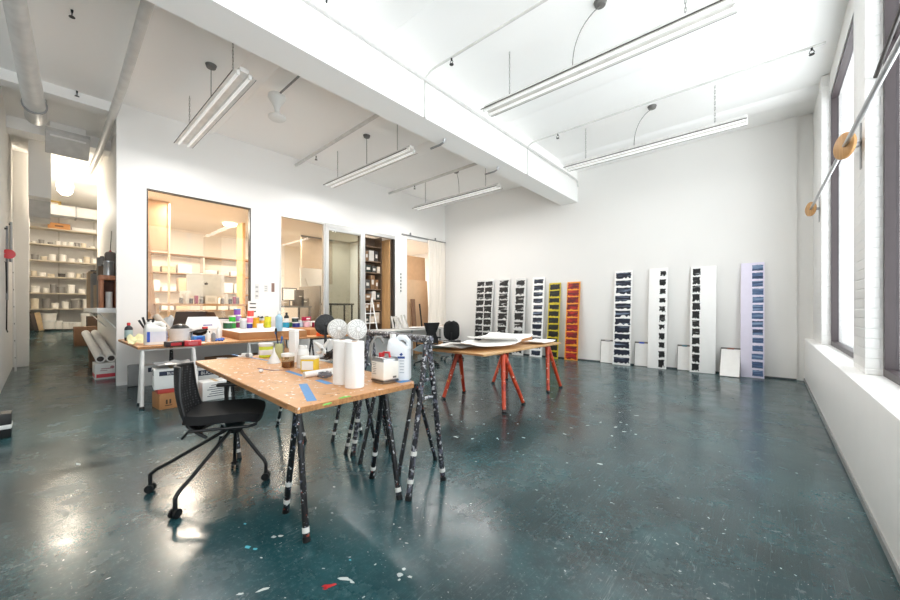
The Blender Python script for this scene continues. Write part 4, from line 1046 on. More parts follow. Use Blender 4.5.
# tubs
def colm(n, h): return mat('paint_'+n, h, .35)
TB = T2+.134
GT_ = 'paint tubs on the wall bench'
stk = {}
def tub(label, u, v, wpx, hpx, m, lid=white_pl, z=None, on=None):
    if on: q = stk[on]; p = Vector(q[0]); p.z = q[1]
    else: p = P(u, v, TB if z is None else z)
    k = depth(p)/CF
    r, h = wpx*k/2, hpx*k
    if on:
        l = ray(u, 300); dd = depth(p); p = Vector((l.x*dd, l.y*dd, p.z))
    jar('paint_tub', label, 'tub', p, r, h, m, lid, GT_, lidh=.2)
    stk[label] = (p, p.z+h+.0005)
    return label
a = tub('dark green paint tub with white lid at the left end of the row', 227.5, 328.6, 8, 7, colm('dkgreen', '1f5a3a'))
a2 = tub('bright green paint tub next to the dark green one', 232.8, 328.2, 6, 6.5, colm('green', '2c9a3a'))
tub('bright green paint tub stacked on another green tub', 232.3, 0, 6.2, 6, colm('brightgreen', '35b52f'), on=a2)
b1 = tub('dark magenta paint tub at the bottom of a stack of three', 238.2, 327.6, 6, 6.5, colm('magenta', '7a1f5c'))
b2 = tub('lilac paint tub in the middle of a stack of three', 238, 0, 6, 6.3, colm('lilac', 'a77fc4'), on=b1)
tub('purple paint tub with blue lid at the top of a stack of three', 237.2, 0, 6.2, 6, colm('purple', '8a4fb0'), mat('blue_lid', '5c8fd0', .4), on=b2)
tub('white paint tub with grey label between the magenta and pink stacks', 243.4, 328.4, 6.6, 10, colm('grey', 'bfc0c4'))
c1 = tub('dark violet blue paint tub at the bottom of the pink stack', 249.3, 328.2, 6, 5.6, colm('violet', '38308c'))
c2 = tub('pink paint tub above the dark violet blue one', 249.8, 0, 6, 6.2, colm('pink', 'ef7fa8'), on=c1)
tub('coral red paint tub at the top of the pink stack', 250.6, 0, 6, 5.6, colm('coral', 'f0584a'), colm('coral', 'f0584a'), on=c2)
d1_ = tub('large golden yellow paint tub right of the pink stack', 255.6, 327.6, 7, 10, colm('gold', 'dba51f'), colm('gold', 'dba51f'))
e1 = tub('yellow ochre paint tub behind the small white one', 262, 326.4, 6.4, 7.6, colm('ochre', 'e0a83a'))
tub('small white paint tub in front of the ochre one', 260, 328.6, 6, 5, white_pl)
f1 = tub('lime yellow paint tub at the bottom of a stack of two', 267.6, 327.6, 6.6, 5.6, colm('lime', 'c3c222'), colm('lime', 'c3c222'))
tub('lime yellow paint tub at the top of a stack of two', 267.8, 0, 6.4, 5.2, colm('lime2', 'd6d331'), colm('lime2', 'd6d331'), on=f1)
p = Vector(stk[e1][0]); p.z = stk[e1][1]
g = B()
for i in range(7):
    a = rnd.uniform(-.5, .5); y = (i-3)*.03
    g.tube([(-.1, y-.02, .012+.012*(i % 3)), (.1, y+a*.1, .03+.02*(i % 2))], [.008, .016], 7)
tag(g.done('black_brushes', black_pl, loc=p), 'black brushes lying across the yellow paint tubs', 'brushes', )
bottle('water_bottle', 'clear pale blue bottle right of the lime yellow tubs', 'bottle', P(279, 331, TB), .06, .36, mat('pale_blue_plastic', 'a9cde0', .15), white_pl)
bottle('black_bottle', 'black paint bottle behind the teal paint tub', 'bottle', P(286.5, 326.5, T2+.12), .055, .33, black_pl, black_pl, band=white_paper)
tub('teal blue paint tub right of the pale blue bottle', 286, 327.8, 6.4, 6.8, colm('teal', '1590b4'), z=T2+.12)
tub('small dark green paint tub between teal and navy ones', 290.7, 326.8, 4.4, 5.6, colm('green3', '2b7a3f'), z=T2+.12)
n1 = tub('navy blue paint tub in the right half of the row', 296, 327.2, 7.4, 5.2, colm('navy', '1f2a86'), z=T2+.12)
tub('black-green paint tub stacked on the navy blue one', 295, 0, 6.5, 4.6, colm('blackgreen', '16302d'), on=n1)
tub('white paint tub with pale blue label right of the navy one', 301, 327, 5.4, 7, colm('paleblue', 'cfdbe8'), z=T2+.12)
m1 = tub('pale pink paint tub under the crimson box', 306.4, 327, 6.2, 6.4, colm('palepink', 'e3b3bd'), z=T2+.12)
p = Vector(stk[m1][0]); p.z = stk[m1][1]
t = thing('crimson_box', 'crimson box lying on top of the pale pink paint tub', 'box', p, R(15)); B().box((0, 0, .045), (.12, .17, .09), None, .005).done('box_body', mat('crimson', 'b01c48', .4), t); B().box((.061, 0, .045), (.002, .1, .03)).done('box_label', white_paper, t)
tub('crimson paint tub at the right end of the row', 314.5, 327, 7.4, 6, colm('crimson2', '9c1a38'), z=T2+.10)
tub('small white paint tub left of the crimson one at the right end', 310, 326.5, 4, 5, colm('bone', 'e6dfd5'), z=T2+.12)

# ------------------------------------------------------------------ FAR DESK BY THE PARTITION
t = tag(bpy.data.objects.new('far_desk', None), 'long white desk under the curtained opening in the partition', 'desk'); C.objects.link(t); t.location = (-8.2, 7.3, 0)
B().bx(-8.6, -7.75, 5.3, 9.2, .735, .77, .004).done('desk_top', mat('pale_grey_top', 'd5d4d0', .4), t, True)
for yy in (5.4, 7.2, 9.1):
    for xx in (-8.5, -7.85): B().bx(xx-.02, xx+.02, yy-.02, yy+.02, 0, .735).done('leg', mat('grey_leg', 'b7b7b5', .4), t, True)
smallbox('desk_box', 'brown cardboard box under the far desk behind the task chairs', 445, 352, (.4, .5, .35), 0, card, z=0); bpy.data.objects['desk_box'].location = (-8.25, 7.75, 0)
smallbox('desk_box', 'brown cardboard box under the far desk right of the rounded task chair', 466, 343, (.35, .45, .3), 0, card, z=0); bpy.data.objects['desk_box.001'].location = (-8.2, 8.75, 0)
rr = random.Random(11)
for i in range(7):
    p = Vector((-8.12-.16*(i % 2), PX(394+i*2.4, 326, -8.12).y, .77)); a = rr.uniform(-.25, .15); L = rr.uniform(.28, .45)
    tag(B().cyl((0, 0, .02), (-.10, a*.4, L), .018, .03, 12).done('paper_roll', mat('greyish_paper', 'c9c5c0', .7), loc=p), 'greyish paper roll propped on the far desk left of the brown boards', 'paper roll', 'paper rolls on the far desk')
tag(B().sheet(lambda u, v: (-.25+.5*u, -.7+1.4*v, .02+.02*noise.noise(Vector((u*3, v*5, 2)))), 8, 16, .006).done('paper_pile', white_paper, loc=(-8.1, 8.0, .78)), 'loose white papers spread on the far desk', 'paper')

# ------------------------------------------------------------------ CURTAINED OPENING
t = thing('curtain_track', 'grey curtain track fixed above the opening in the partition', 'track', (-8.62, 8.55, 3.70))
B().bx(-8.635, -8.60, 7.48, 9.5, 3.69, 3.72).done('rail', mat('grey_rail', '8d8f8e', .4, .3), t, True)
for yy in (7.85, 9.0): B().bx(-8.65, -8.61, yy-.015, yy+.015, 3.72, 3.80).done('bracket', grey_pl, t, True)
cur = bpy.data.materials.new('sheer_curtain'); cur.use_nodes = True; nt = cur.node_tree; b = nt.nodes['Principled BSDF']
b.inputs['Base Color'].default_value = lin('f3ede4'); b.inputs['Roughness'].default_value = .9; b.inputs['Alpha'].default_value = .82
n_ = nt.nodes.new('ShaderNodeTexNoise'); n_.inputs['Scale'].default_value = 40; nt.links.new(n_.outputs['Fac'], (lambda bn: (nt.links.new(bn.outputs['Normal'], b.inputs['Normal']), bn.inputs['Height'])[1])(nt.nodes.new('ShaderNodeBump')))
def cf(u, v):
    y = 8.62+.86*u; z = 3.68-2.88*v
    return (-8.60+.05*math.sin(u*38)*(.5+.5*v)+.02*math.sin(u*17+v*3), y+.02*math.sin(v*4), z)
tag(B().sheet(cf, 60, 14, .004).done('sheer_curtain', cur), 'sheer white curtain drawn to the right side of the opening', 'curtain')
kraft = mat('kraft_board', 'cfae8c', .7, var=.03)
def lean_board(label, x, y, z, w, h, rz, tilt, m, th=.03, name='kraft_board', group='brown boards leaning in the curtained opening'):
    t = thing(name, label, 'board', (x, y, z), 0, group); t.rotation_euler = (0, -tilt, rz)
    B().box((0, 0, h/2), (th, w, h), None, .003).done('board', m, t)
    B().box((0, w/2+.001, h/2), (th*.9, .003, h*.98)).done('edge', card_d, t)
lean_board('large upright brown board at the back of the curtained opening', -9.75, PX(415, 260, -9.75).y, .70, PX(428, 260, -9.75).y-PX(405, 260, -9.75).y, 2.6, 0, R(2), kraft)
lean_board('shorter brown board leaning in front in the curtained opening', -9.0, PX(416, 260, -9.0).y, .70, PX(432, 260, -9.).y-PX(404, 260, -9.).y, 1.65, R(4), R(4), kraft, .07)
lean_board('narrow brown cardboard strip leaning in the curtained opening', -8.78, PX(414.5, 260, -8.78).y, .74, .16, .95, R(4), R(5), card_d, .05)
lean_board('thin black strip leaning beside the shorter brown board', -8.74, PX(422, 260, -8.74).y, .74, .05, .8, R(4), R(8), black_pl, .03)
t = thing('switch_strip', 'vertical strip of small black marks on the wall right of the doorway', 'switch', (-8.648, 7.46, 2.2))
B().bx(-8.652, -8.646, 7.42, 7.50, 1.85, 2.55, .002).done('plate', white_pl, t, True)
for i in range(6): B().bx(-8.647, -8.643, 7.44, 7.48, 1.90+i*.105, 1.95+i*.105).done('switch_mark', black_pl, t, True)

# ------------------------------------------------------------------ NOTES ON THE PARTITION PIER
def note(label, u0, u1, v0, v1, m, pr=None, name='pinned_note'):
    a, b_ = PX(u0, v0, -8.645), PX(u1, v1, -8.645)
    t = thing(name, label, 'note', (-8.6468, (a.y+b_.y)/2, (a.z+b_.z)/2), 0, 'papers on the wall between the glazed openings')
    w, h = abs(b_.y-a.y), abs(a.z-b_.z)
    B().box((0, 0, 0), (.006, w, h)).done('sheet', m, t)
    if pr:
        k = B()
        for i in range(3): k.box((.004, -.05*w, h*(.3-.3*i)), (.002, w*.6, h*.1))
        k.done('print', pr, t)
note('narrow pale paper on the wall right of the big office window', 255, 259, 284, 299, mat('pale_grey_paper', 'dedddb', .7), mat('grey_marks', 'a9a8a6', .6))
note('small pale paper on the wall between two other papers', 264, 268, 285, 292, mat('pale_grey_paper', 'dedddb', .7), mat('grey_marks', 'a9a8a6', .6))
note('small dark picture on the wall left of the fixed glass', 271.5, 274.5, 283, 292, mat('brownish_picture', '8a6f66', .6))
note('white sign with dark lines low on the wall behind the coral tub', 248, 258.5, 301, 314, white_paper, mat('dark_print2', '55504a', .6))
# ------------------------------------------------------------------ CORRIDOR
SX = -18.3
zs = [CH+(309-v)/CF*12.3 for v in (308.5, 293, 277, 261, 245, 229, 213.5)]
t = thing('storage_rack', 'tall white storage rack across the end of the corridor', 'shelf', (SX, 1.0, ramp_z(SX)))
shm = mat('rack_shelf', 'cdc2ae', .6)
for z in zs:
    B().bx(SX-.22, SX+.22, -.42, 2.6, z-.035, z).done('shelf', shm, t, True)
for y in (-.40, .42, 1.30, 2.5):
    B().bx(SX-.24, SX-.20, y-.02, y+.02, ramp_z(SX)-.02, 4.75).done('upright', mat('rack_upright', 'bdbab4', .5), t, True)
rr = random.Random(21)
tubw = mat('shelf_tub_white', 'ece9e3', .5, var=.03); tubs_ = mat('shelf_tub_sand', 'd9cdb8', .5); tubg = mat('shelf_tub_grey', '8f8c88', .5); tubd = mat('shelf_tub_dark', '4c4844', .6); tuby = mat('shelf_tub_yellow', 'd9bf6b', .5)
names = ['lowest shelf', 'second lowest shelf', 'third lowest shelf', 'fourth lowest shelf', 'fifth lowest shelf']
protos = {}
def rack_tub(x, y, z, r, h, m, label, grp):
    k = (round(r, 2), round(h, 2), m.name)
    if k not in protos:
        o = B().lathe([(r*.9, 0), (r*.96, h*.84), (r*1.03, h*.85), (r*1.03, h*.98), (r*.97, h)], seg=14).done('storage_tub', m); protos[k] = o
    else:
        o = protos[k].copy(); C.objects.link(o)
    o.location = (x, y, z); tag(o, label, 'tub', grp)
rows = [(5, .13, .30), (7, .10, .26), (6, .10, .16), (6, .09, .22), (5, .08, .14)]
for s, (n, r0, h0) in enumerate(rows):
    y = -.22
    while y < 1.75:
        r_ = round(rr.choice((r0*.7, r0, r0*.85)), 2); h_ = round(h0*rr.choice((.6, .8, 1.0, 1.1)), 2)
        m = rr.choice((tubw, tubw, tubw, tubs_, tubg)) if s != 2 else rr.choice((tubg, tubd, tubs_, tubw))
        y += r_*1.08
        rack_tub(SX+.02+rr.uniform(-.03, .06), y, zs[s], r_, h_, m, 'pale storage tub on the %s of the corridor rack' % names[s], 'tubs on the %s of the rack' % names[s])
        y += r_*1.08+rr.choice((.008, .01, .015, .05))
# upper shelves
t = thing('shelf_box', 'brown cardboard box on the upper shelf of the corridor rack', 'box', (SX, .42, zs[5])); B().box((0, 0, .10), (.36, .52, .20), None, .006).done('carton', mat('tan_box', 'c98f58', .7), t); B().box((.181, 0, .10), (.003, .2, .05)).done('box_label', card_d, t)
t = thing('shelf_box', 'long low white box right of the brown box on the upper rack shelf', 'box', (SX, 1.02, zs[5])); B().box((0, 0, .055), (.34, .6, .11), None, .006).done('carton', white_box, t); B().box((0, 0, .114), (.35, .61, .012)).done('lid', white_box, t)
t = thing('shelf_box', 'yellowish box standing at the top left of the corridor rack', 'box', (SX, .30, zs[6])); B().box((0, 0, .26), (.3, .34, .38+.14), None, .006).done('carton', mat('pale_yellow_box', 'e0bf78', .7), t); B().box((.151, 0, .3), (.003, .2, .12)).done('box_label', white_paper, t)
for i in range(4):
    tag(B().tube([(SX+.16-.09*i, .62, zs[6]+.021), (SX+.16-.09*i, 1.25+.06*i, zs[6]+.12+.05*i)], .02, 8).done('timber_stick', mat('dark_stick', '6b5a48', .6)), 'stick in the pile of sticks on the top shelf of the corridor rack', 'stick', 'sticks on the top shelf')
# buckets on the floor below the rack
for u, v, w_, h_, lab, on in ((49, 328.5, 10, 8.5, 'white lidded bucket on the floor under the rack, under a second bucket', 0), (50, 0, 11, 7, 'white lidded bucket stacked on another at the left under the rack', 1), (57.5, 328.5, 6.5, 8, 'white lidded bucket right of the stacked pair under the rack', 0), (65, 328.5, 6, 6.5, 'small white bucket in the middle of the row under the rack', 0), (71, 328.5, 6, 6.5, 'small white bucket second from the right in the row under the rack', 0), (77, 328.5, 5.5, 6.5, 'small cream bucket at the right of the row under the rack', 0), (84.5, 327, 8, 14, 'tall white bucket above the brown boxes at the right under the rack', 0)):
    if on: p = Vector(last); p.z = lastz
    else: p = PR(u, v); p.x = max(p.x, SX+.1)
    k = depth(p)/CF; r_, h_ = w_*k/2, h_*k
    t = thing('paint_bucket', lab, 'bucket', p, 0, 'buckets under the corridor rack')
    B().lathe([(r_*.86, 0), (r_*.94, h_*.86)]).done('body', tubw, t); B().lathe([(r_*.99, h_*.86), (r_, h_*.98), (r_*.95, h_)]).done('lid', white_pl, t)
    last, lastz = p, p.z+h_+.001
for i, (u, c_, lab) in enumerate(((33, '2c2623', 'dark board leaning by the rack at the left of the corridor, leftmost'), (37.5, '4a3d36', 'dark brown board leaning between two others at the left of the rack'), (42, 'd0b48c', 'pale tan board leaning at the left of the rack'))):
    p = PR(u, 331); o = thing('leaning_board', lab, 'board', p, 0); o.rotation_euler = (R(10), R(-4), 0)
    B().box((0, 0, .32), (.04, .13, .62), None, .004).done('board', mat('lean_board_%d' % i, c_, .6), o); B().box((.021, 0, .32), (.003, .11, .55)).done('face', mat('lean_face_%d' % i, c_, .5, var=.1), o)
# big brown boxes
p = PR(84, 346)+Vector((-.3, .04, -.02))
carton('large brown moving box on the corridor floor by the right wall', p, (.6, .48, .58), R(0), card_d, None, None, None, name='moving_box')
k = B().box((.302, -.0, .25), (.003, .12, .06)); k.done('hand_hole', black_pl, [o for o in bpy.data.objects if o.name.startswith('moving_box')][-1])
p2 = PR(92, 342)+Vector((-1.0, .0, -.02)); p2.y = 1.28; p2.z = ramp_z(p2.x)-.02
carton('dark brown box behind the large moving box in the corridor', p2, (.6, .55, .68), R(0), mat('darker_box', '4f3a2c', .7), None, None, None, name='moving_box')
# white and red carton with paper rolls on it
pw2 = Vector((-9.95, .845, 0))
t = thing('paper_carton', 'white carton with red lower half on the floor at the corridor entrance', 'box', pw2, 0)
B().box((0, 0, .15), (.5, .31, .30), None, .004).done('carton', white_box, t)
B().box((.2505, 0, .065), (.003, .27, .07)).box((0, -.1555, .065), (.44, .003, .07)).done('red_band', mat('coral_red_print', 'd4434f', .5), t)
k = B(); k.box((.2505, .02, .20), (.003, .18, .015)).box((.2505, -.03, .165), (.003, .1, .012)); k.lathe([(.03, -.001), (.03, .002)], (.2505, .09, .22), 16, Matrix.Rotation(R(90), 3, 'Y')); k.done('box_print', mat('pink_grey_print', 'a8777c', .5), t)
for k_, (dy, lab) in enumerate(((-.07, 'long white paper roll on the white and red carton, left one'), (.085, 'long white paper roll with open dark end on the white and red carton'))):
    a = Vector((pw2.x+.15, pw2.y+dy, .30+.082)); e = Vector((pw2.x-2.3, pw2.y+dy-.06, .30+.082+.40))
    t = thing('paper_roll', lab, 'paper roll', (a+e)/2, 0)
    B().cyl(a, e, .073, seg=24).done('roll', white_paper, t, True)
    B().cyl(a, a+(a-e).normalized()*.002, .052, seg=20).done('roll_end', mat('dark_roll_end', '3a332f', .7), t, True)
tag(B().box((0, 0, .29), (.4, .24, .58), None, .005).done('support_box', card_d, loc=(pw2.x-1.95, pw2.y+.02, 0)), 'tall brown box under the far ends of the paper rolls', 'box')
tag(B().box((0, 0, .2), (.16, .05, .40), None, .008).done('black_case', black_pl, loc=(-9.45, .985, 0)), 'thin black case between the white and red carton and the wall', 'case')
# ledge on the right wall with things on it
t = thing('bracket_ledge', 'thick white ledge bracketed to the right wall of the corridor', 'shelf', (-10.5, .85, 1.29))
B().bx(-12.2, -9.15, .68, 1.018, 1.29, 1.38, .004).done('ledge_board', white_gloss, t, True)
for xx in (-9.6, -11.5): B().tube([(xx, .72, 1.29), (xx, 1.005, .95)], .012, 8).done('bracket', white_gloss, t, True)
t = thing('timber_rack', 'red-brown timber rack standing on the white corridor ledge', 'rack', (-9.33, .85, 1.381))
tw = wood('redwood', 'bd7d58', 'a06443', 'Z', 4)
for y in (-.105, .105): B().box((0, y, .26), (.30, .055, .52), None, .003).done('post', tw, t)
B().box((0, 0, .56), (.34, .28, .085), None, .003).done('top_rail', tw, t)
B().box((-.13, 0, .25), (.03, .155, .50), None).done('back_board', mat('dark_redwood', '6b3f2c', .6), t)
tag(B().lathe(circ_prof(.05, .30)).done('white_canister', white_pl, loc=(-9.28, .85, 1.382)), 'white canister standing inside the timber rack on the ledge', 'canister')
t = thing('steel_canister', 'shiny steel canister on top of the timber rack', 'canister', (-9.33, .85, 1.985)); B().lathe(circ_prof(.075, .26), seg=24).done('body', steel, t); B().lathe([(.078, .25), (.078, .275), (.02, .285)], seg=24).done('lid', steel, t)
t = thing('grey_speaker', 'grey rounded case standing behind the steel canister on the ledge', 'case', (-9.63, .90, 1.382)); B().box((0, 0, .55), (.2, .16, 1.08), None, .05).done('body', mat('taupe_case', '6d645d', .6), t); B().tube([(0, 0, 1.08), (0, .02, 1.5)], .006, 6).done('antenna', black_pl, t); B().ball((0, 0, 1.1), .02).done('red_knob', red_pl, t)
rr = random.Random(5)
for i in range(9):
    x = -9.9-.24*i; h = rr.uniform(.45, 1.05); m = (mat('clutter_brown', '6d5a4a', .7), mat('clutter_grey', '83807c', .6), mat('clutter_tan', 'a38c70', .7))[i % 3]
    t = thing('ledge_jar', ('dark brown', 'grey', 'tan')[i % 3]+' container among the clutter on the corridor ledge', 'container', (x, .79+rr.uniform(-.02, .08), 1.382), 0, ('dark brown', 'grey', 'tan')[i % 3]+' containers on the ledge')
    B().lathe(circ_prof(.08+.02*rr.random(), h), seg=14).done('body', m, t); B().lathe([(.05, h), (.05, h+.03)], seg=12).done('lid', tubd, t)
# left side: hanging soffit box, ceiling unit, pendant, tools
t = thing('hanging_cabinet', 'white boxed duct hanging from the corridor ceiling at the left', 'duct', (-12.3, 0, 3.7))
B().bx(-13.0, -11.5, -.168, .15, 3.72, 5.02, .005).done('duct_body', white_wall, t, True)
B().prism([(-13.0, -.168, 3.72), (-11.9, -.168, 3.72), (-12.2, -.168, 3.40), (-13.0, -.168, 3.40)], (0, .318, 0)).done('duct_foot', mat('pale_grey_panel', 'c9c8c6', .6), t, True)
p = P(68, 142, 4.75)
t = thing('ceiling_unit', 'grey square ventilation panel under the corridor ceiling', 'vent', (p.x, p.y, 4.7))
ru = Matrix.Rotation(R(-35), 3, 'Y')
B().box((0, 0, 0), (.55, .62, .12), ru, .01).done('panel', mat('unit_grey', 'd9d8d6', .5), t); B().box((0, 0, .18), (.4, .5, .28), None, .01).done('housing', white_gloss, t)
t = thing('ceiling_duct', 'pale grey rectangular duct crossing under the corridor ceiling beyond the pendant', 'duct', (-16.0, .6, 4.35))
B().bx(-16.3, -15.8, -.40, 2.9, 4.15, 4.45, .01).done('duct_body', mat('duct_grey', 'c3c2c0', .5), t, True); B().bx(-16.32, -15.78, .7, .74, 4.13, 4.47).done('duct_seam', grey_pl, t, True)
p = P(65, 186, 4.56)
t = thing('pendant_lamp', 'glowing white pendant lamp in the corridor', 'lamp', (p.x, p.y, ZC))
B().lathe([(.13, -.03), (.14, 0)], (0, 0, 0), 20).done('canopy', white_gloss, t); B().cyl((0, 0, -.02), (0, 0, -.30), .012).done('stem', white_gloss, t)
B().lathe([(.05, -.26), (.13, -.32), (.16, -.45), (.14, -.62), (.07, -.70)], (0, 0, 0), 22).done('lamp_globe', mat('lit_globe', 'fff3df', .4, emit=14, var=0), t)
PEND = Vector((p.x, p.y, 4.22))
p = P(17.5, 371, 0)
t = thing('white_plank', 'tall narrow white board leaning on the left wall of the corridor', 'board', (p.x, -.36, 0)); t.rotation_euler = (R(.9), 0, 0)
B().box((0, 0, 1.45), (.13, .03, 2.9), None, .003).done('board', white_gloss, t)
k = B()
for i in range(7): k.box((.0655, .0, .3+i*.37), (.002, .012, .03))
k.done('screw_hole', grey_pl, t)
for (u, v0, v1, r_, m, lab, nm) in ((11, 222, 262, .022, steel, 'short steel rod hanging on the left corridor wall', 'rod'), (7, 226, 300, .016, grey_pl, 'long grey rod hanging on the left corridor wall beside the red knob', 'rod')):
    a, b_ = PY(u, v0, -.40), PY(u, v1, -.40)
    t = thing('hanging_rod', lab, 'rod', a); x_, z_ = a.x, a.z
    B().cyl((0, 0, 0), (0, 0, b_.z-a.z), r_, seg=12).done('rod', m, t); B().box((0, -.012, -.05), (.04, .035, .03)).done('wall_hook', dark_metal, t)
a = PY(8.5, 254, -.38)
t = thing('red_valve', 'red round valve handle on the left corridor wall', 'valve', a); B().lathe([(.03, -.02), (.085, -.015), (.085, .015), (.03, .02)], (0, 0, 0), 20, Matrix.Rotation(R(90), 3, 'Y')).done('handle', red_pl, t); B().cyl((0, 0, 0), (0, -.05, 0), .02).done('stem', steel, t)
a, b_ = PY(6, 262, -.41), PY(6.5, 332, -.41)
tag(B().tube([a+Vector((0, -.03, 0)), a, a.lerp(b_, .5)+Vector((.04, .01, 0)), b_+Vector((0, 0, .05)), b_+Vector((.06, .015, 0))], .01, 6).done('electric_cable', black_pl), 'thin dark cord hanging below the red valve on the left corridor wall', 'cord')
p = P(-4.5, 438, 0)
t = thing('black_case', 'black case with a white band at the left edge of the photo', 'case', p, 0); B().box((0, 0, .13), (.22, .22, .26), None, .012).done('case_body', black_pl, t); B().box((0, 0, .12), (.226, .226, .05), None, .01).done('band', white_pl, t)

# ------------------------------------------------------------------ OFFICE BEHIND THE GLASS
OZ = .70
t = tag(bpy.data.objects.new('office_desk', None), 'plywood desk right behind the big office window', 'desk'); C.objects.link(t); t.location = (-9.2, 2.2, OZ)
B().bx(-9.55, -8.84, 1.45, 3.35, 1.43, 1.47, .003).done('desk_top', ply, t, True)
for y in (1.5, 3.3):
    for x in (-9.5, -8.9): B().bx(x-.025, x+.025, y-.025, y+.025, OZ, 1.43).done('leg', ply, t, True)
p = PX(206, 297, -9.1)
t = thing('desktop_monitor', 'white desktop computer seen from behind through the office window', 'monitor', (-9.1, p.y, 1.471))
B().box((0, 0, .40), (.03, .70, .50), None, .012).done('screen_case', mat('silver_white', 'e4e6e6', .35), t)
B().prism([(-.02, -.09, .22), (-.02, .09, .22), (-.08, .09, .01), (-.08, -.09, .01)], (.008, 0, 0)).box((-.02, 0, .006), (.2, .2, .012), None, .003).done('stand', steel, t)
k = B(); k.ball((.0155, -.013, .43), .024, .12, .85, 1.05, 12).ball((.0155, .013, .43), .024, .12, .85, 1.05, 12).ball((.0155, .010, .467), .011, .15, .5, 1.1, 8, Matrix.Rotation(R(-30), 3, 'X')); k.done('logo', mat('dark_logo', '3e4042', .3), t)
def desk_item(label, name, u, size, m, cat, x=-9.0, rz=0, group=None):
    y = PX(u, 300, x).y; t = thing(name, label, cat, (x, y, 1.471), rz, group)
    B().box((0, 0, size[2]/2), size, None, .006).done('body', m, t); B().box((size[0]/2+.001, 0, size[2]*.5), (.002, size[1]*.6, size[2]*.5)).done('front', offwhite, t)
desk_item('white framed card left of the computer on the office desk', 'framed_card', 185, (.02, .19, .26), white_paper, 'card', -9.05)
desk_item('small white box in front of the computer on the office desk', 'white_card_box', 211, (.05, .22, .17), white_paper, 'box', -8.92)
rr = random.Random(8)
for i, u in enumerate((181, 186.5, 191, 196, 201, 222, 226, 230, 234, 237.5)):
    m = (grey_pl, white_pl, mat('desk_dark', '5c5450', .5), mat('desk_magenta', 'a5305f', .5), grey_pl)[i % 5]
    y = PX(u, 300, -8.95).y
    t = thing('desk_bottle', 'small bottle or jar along the front of the office desk', 'jar', (-8.93, y, 1.471), 0, 'small jars on the office desk')
    h = rr.uniform(.09, .2); B().lathe(circ_prof(.035, h), seg=14).done('body', m, t); B().lathe([(.026, h), (.026, h+.025)], seg=12).done('cap', white_pl, t)
# shelving and papers on the back wall
t = thing('office_shelves', 'cream wall shelves full of papers seen through the left of the office window', 'shelf', (-13.2, 2.7, OZ))
for z in (1.3, 1.85, 2.4, 2.95): B().bx(-13.49, -13.1, 1.9, 4.9, z, z+.03).done('shelf', mat('shelf_brown', 'a58767', .6), t, True)
for y in (1.9, 3.35, 4.9): B().bx(-13.49, -13.1, y-.015, y+.015, OZ, 2.98).done('side_panel', cream, t, True)
rr = random.Random(14)
for z, nm in ((1.331, 'bottom'), (1.881, 'middle'), (2.431, 'top')):
    y = 2.0
    while y < 4.6:
        w = rr.uniform(.25, .42); h = rr.uniform(.12, .42)
        if y < 3.38 and y+w > 3.32: y = 3.385
        if True:
            tag(B().box((0, 0, h/2), (.3, w*.95, h), None, .004).done('paper_stack', rr.choice((white_paper, offwhite, cream, mat('pale_kraft', 'd9bf9c', .7))), loc=(-13.3, y+w/2, z)), 'stack of papers on the %s shelf behind the office window' % nm, 'papers', 'paper stacks on the %s office shelf' % nm)
        y += w+.04
t = thing('wooden_board', 'tan wooden panel inside the left edge of the office window', 'panel', (-9.9, 1.9, OZ)); 
y0, y1 = PX(146, 200, -9.9).y-.1, PX(170, 200, -9.9).y
B().bx(-9.94, -9.90, y0, y1, 2.62, 3.70).done('board', mat('tan_panel', 'bb9878', .6), t, True); B().bx(-9.96, -9.88, y1-.03, y1, OZ, 3.71).done('edge_post', mat('tan_post', 'e3cdb2', .6), t, True)
t = thing('ply_sheet', 'narrow plywood sheet leaning inside the left jamb of the office window', 'board', (-8.95, 1.42, OZ)); t.rotation_euler = (R(4), 0, 0)
B().box((0, 0, 1.3), (.02, .22, 2.6)).done('board', mat('tan_ply', 'c9a27c', .6), t); B().box((0, .111, 1.3), (.018, .002, 2.58)).done('edge', ply_edge, t)
a = PX(242.5, 250, -10.2)
t = thing('cubby_unit', 'pale shelf unit with cells at the right of the office window', 'shelf', (-10.2, a.y, OZ))
B().bx(-10.4, -10.0, a.y-.07, a.y+.0, OZ, 3.55).done('post', mat('warm_ply', 'e0b074', .6), t, True)
for z in (1.2, 1.7, 2.15, 2.6): B().bx(-10.4, -10.0, a.y, a.y+.6, z, z+.03).done('shelf', mat('warm_ply', 'e0b074', .6), t, True)
B().bx(-10.42, -10.4, a.y, a.y+.6, OZ, 2.63).done('back_panel', white_wall, t, True)
pl = P(230, 224, 3.70)
t = thing('office_ceiling_lamp', 'lit round ceiling lamp seen through the office window', 'lamp', (pl.x, pl.y, 3.719)); B().lathe([(.14, 0), (.17, -.02), (.15, -.06), (.06, -.08)], (0, 0, 0), 22).done('lamp_globe', mat('lit_office_lamp', 'fff0d8', .4, emit=12, var=0), t); B().lathe([(.18, -.012), (.18, 0)], (0, 0, 0), 22).done('lamp_base', white_gloss, t)
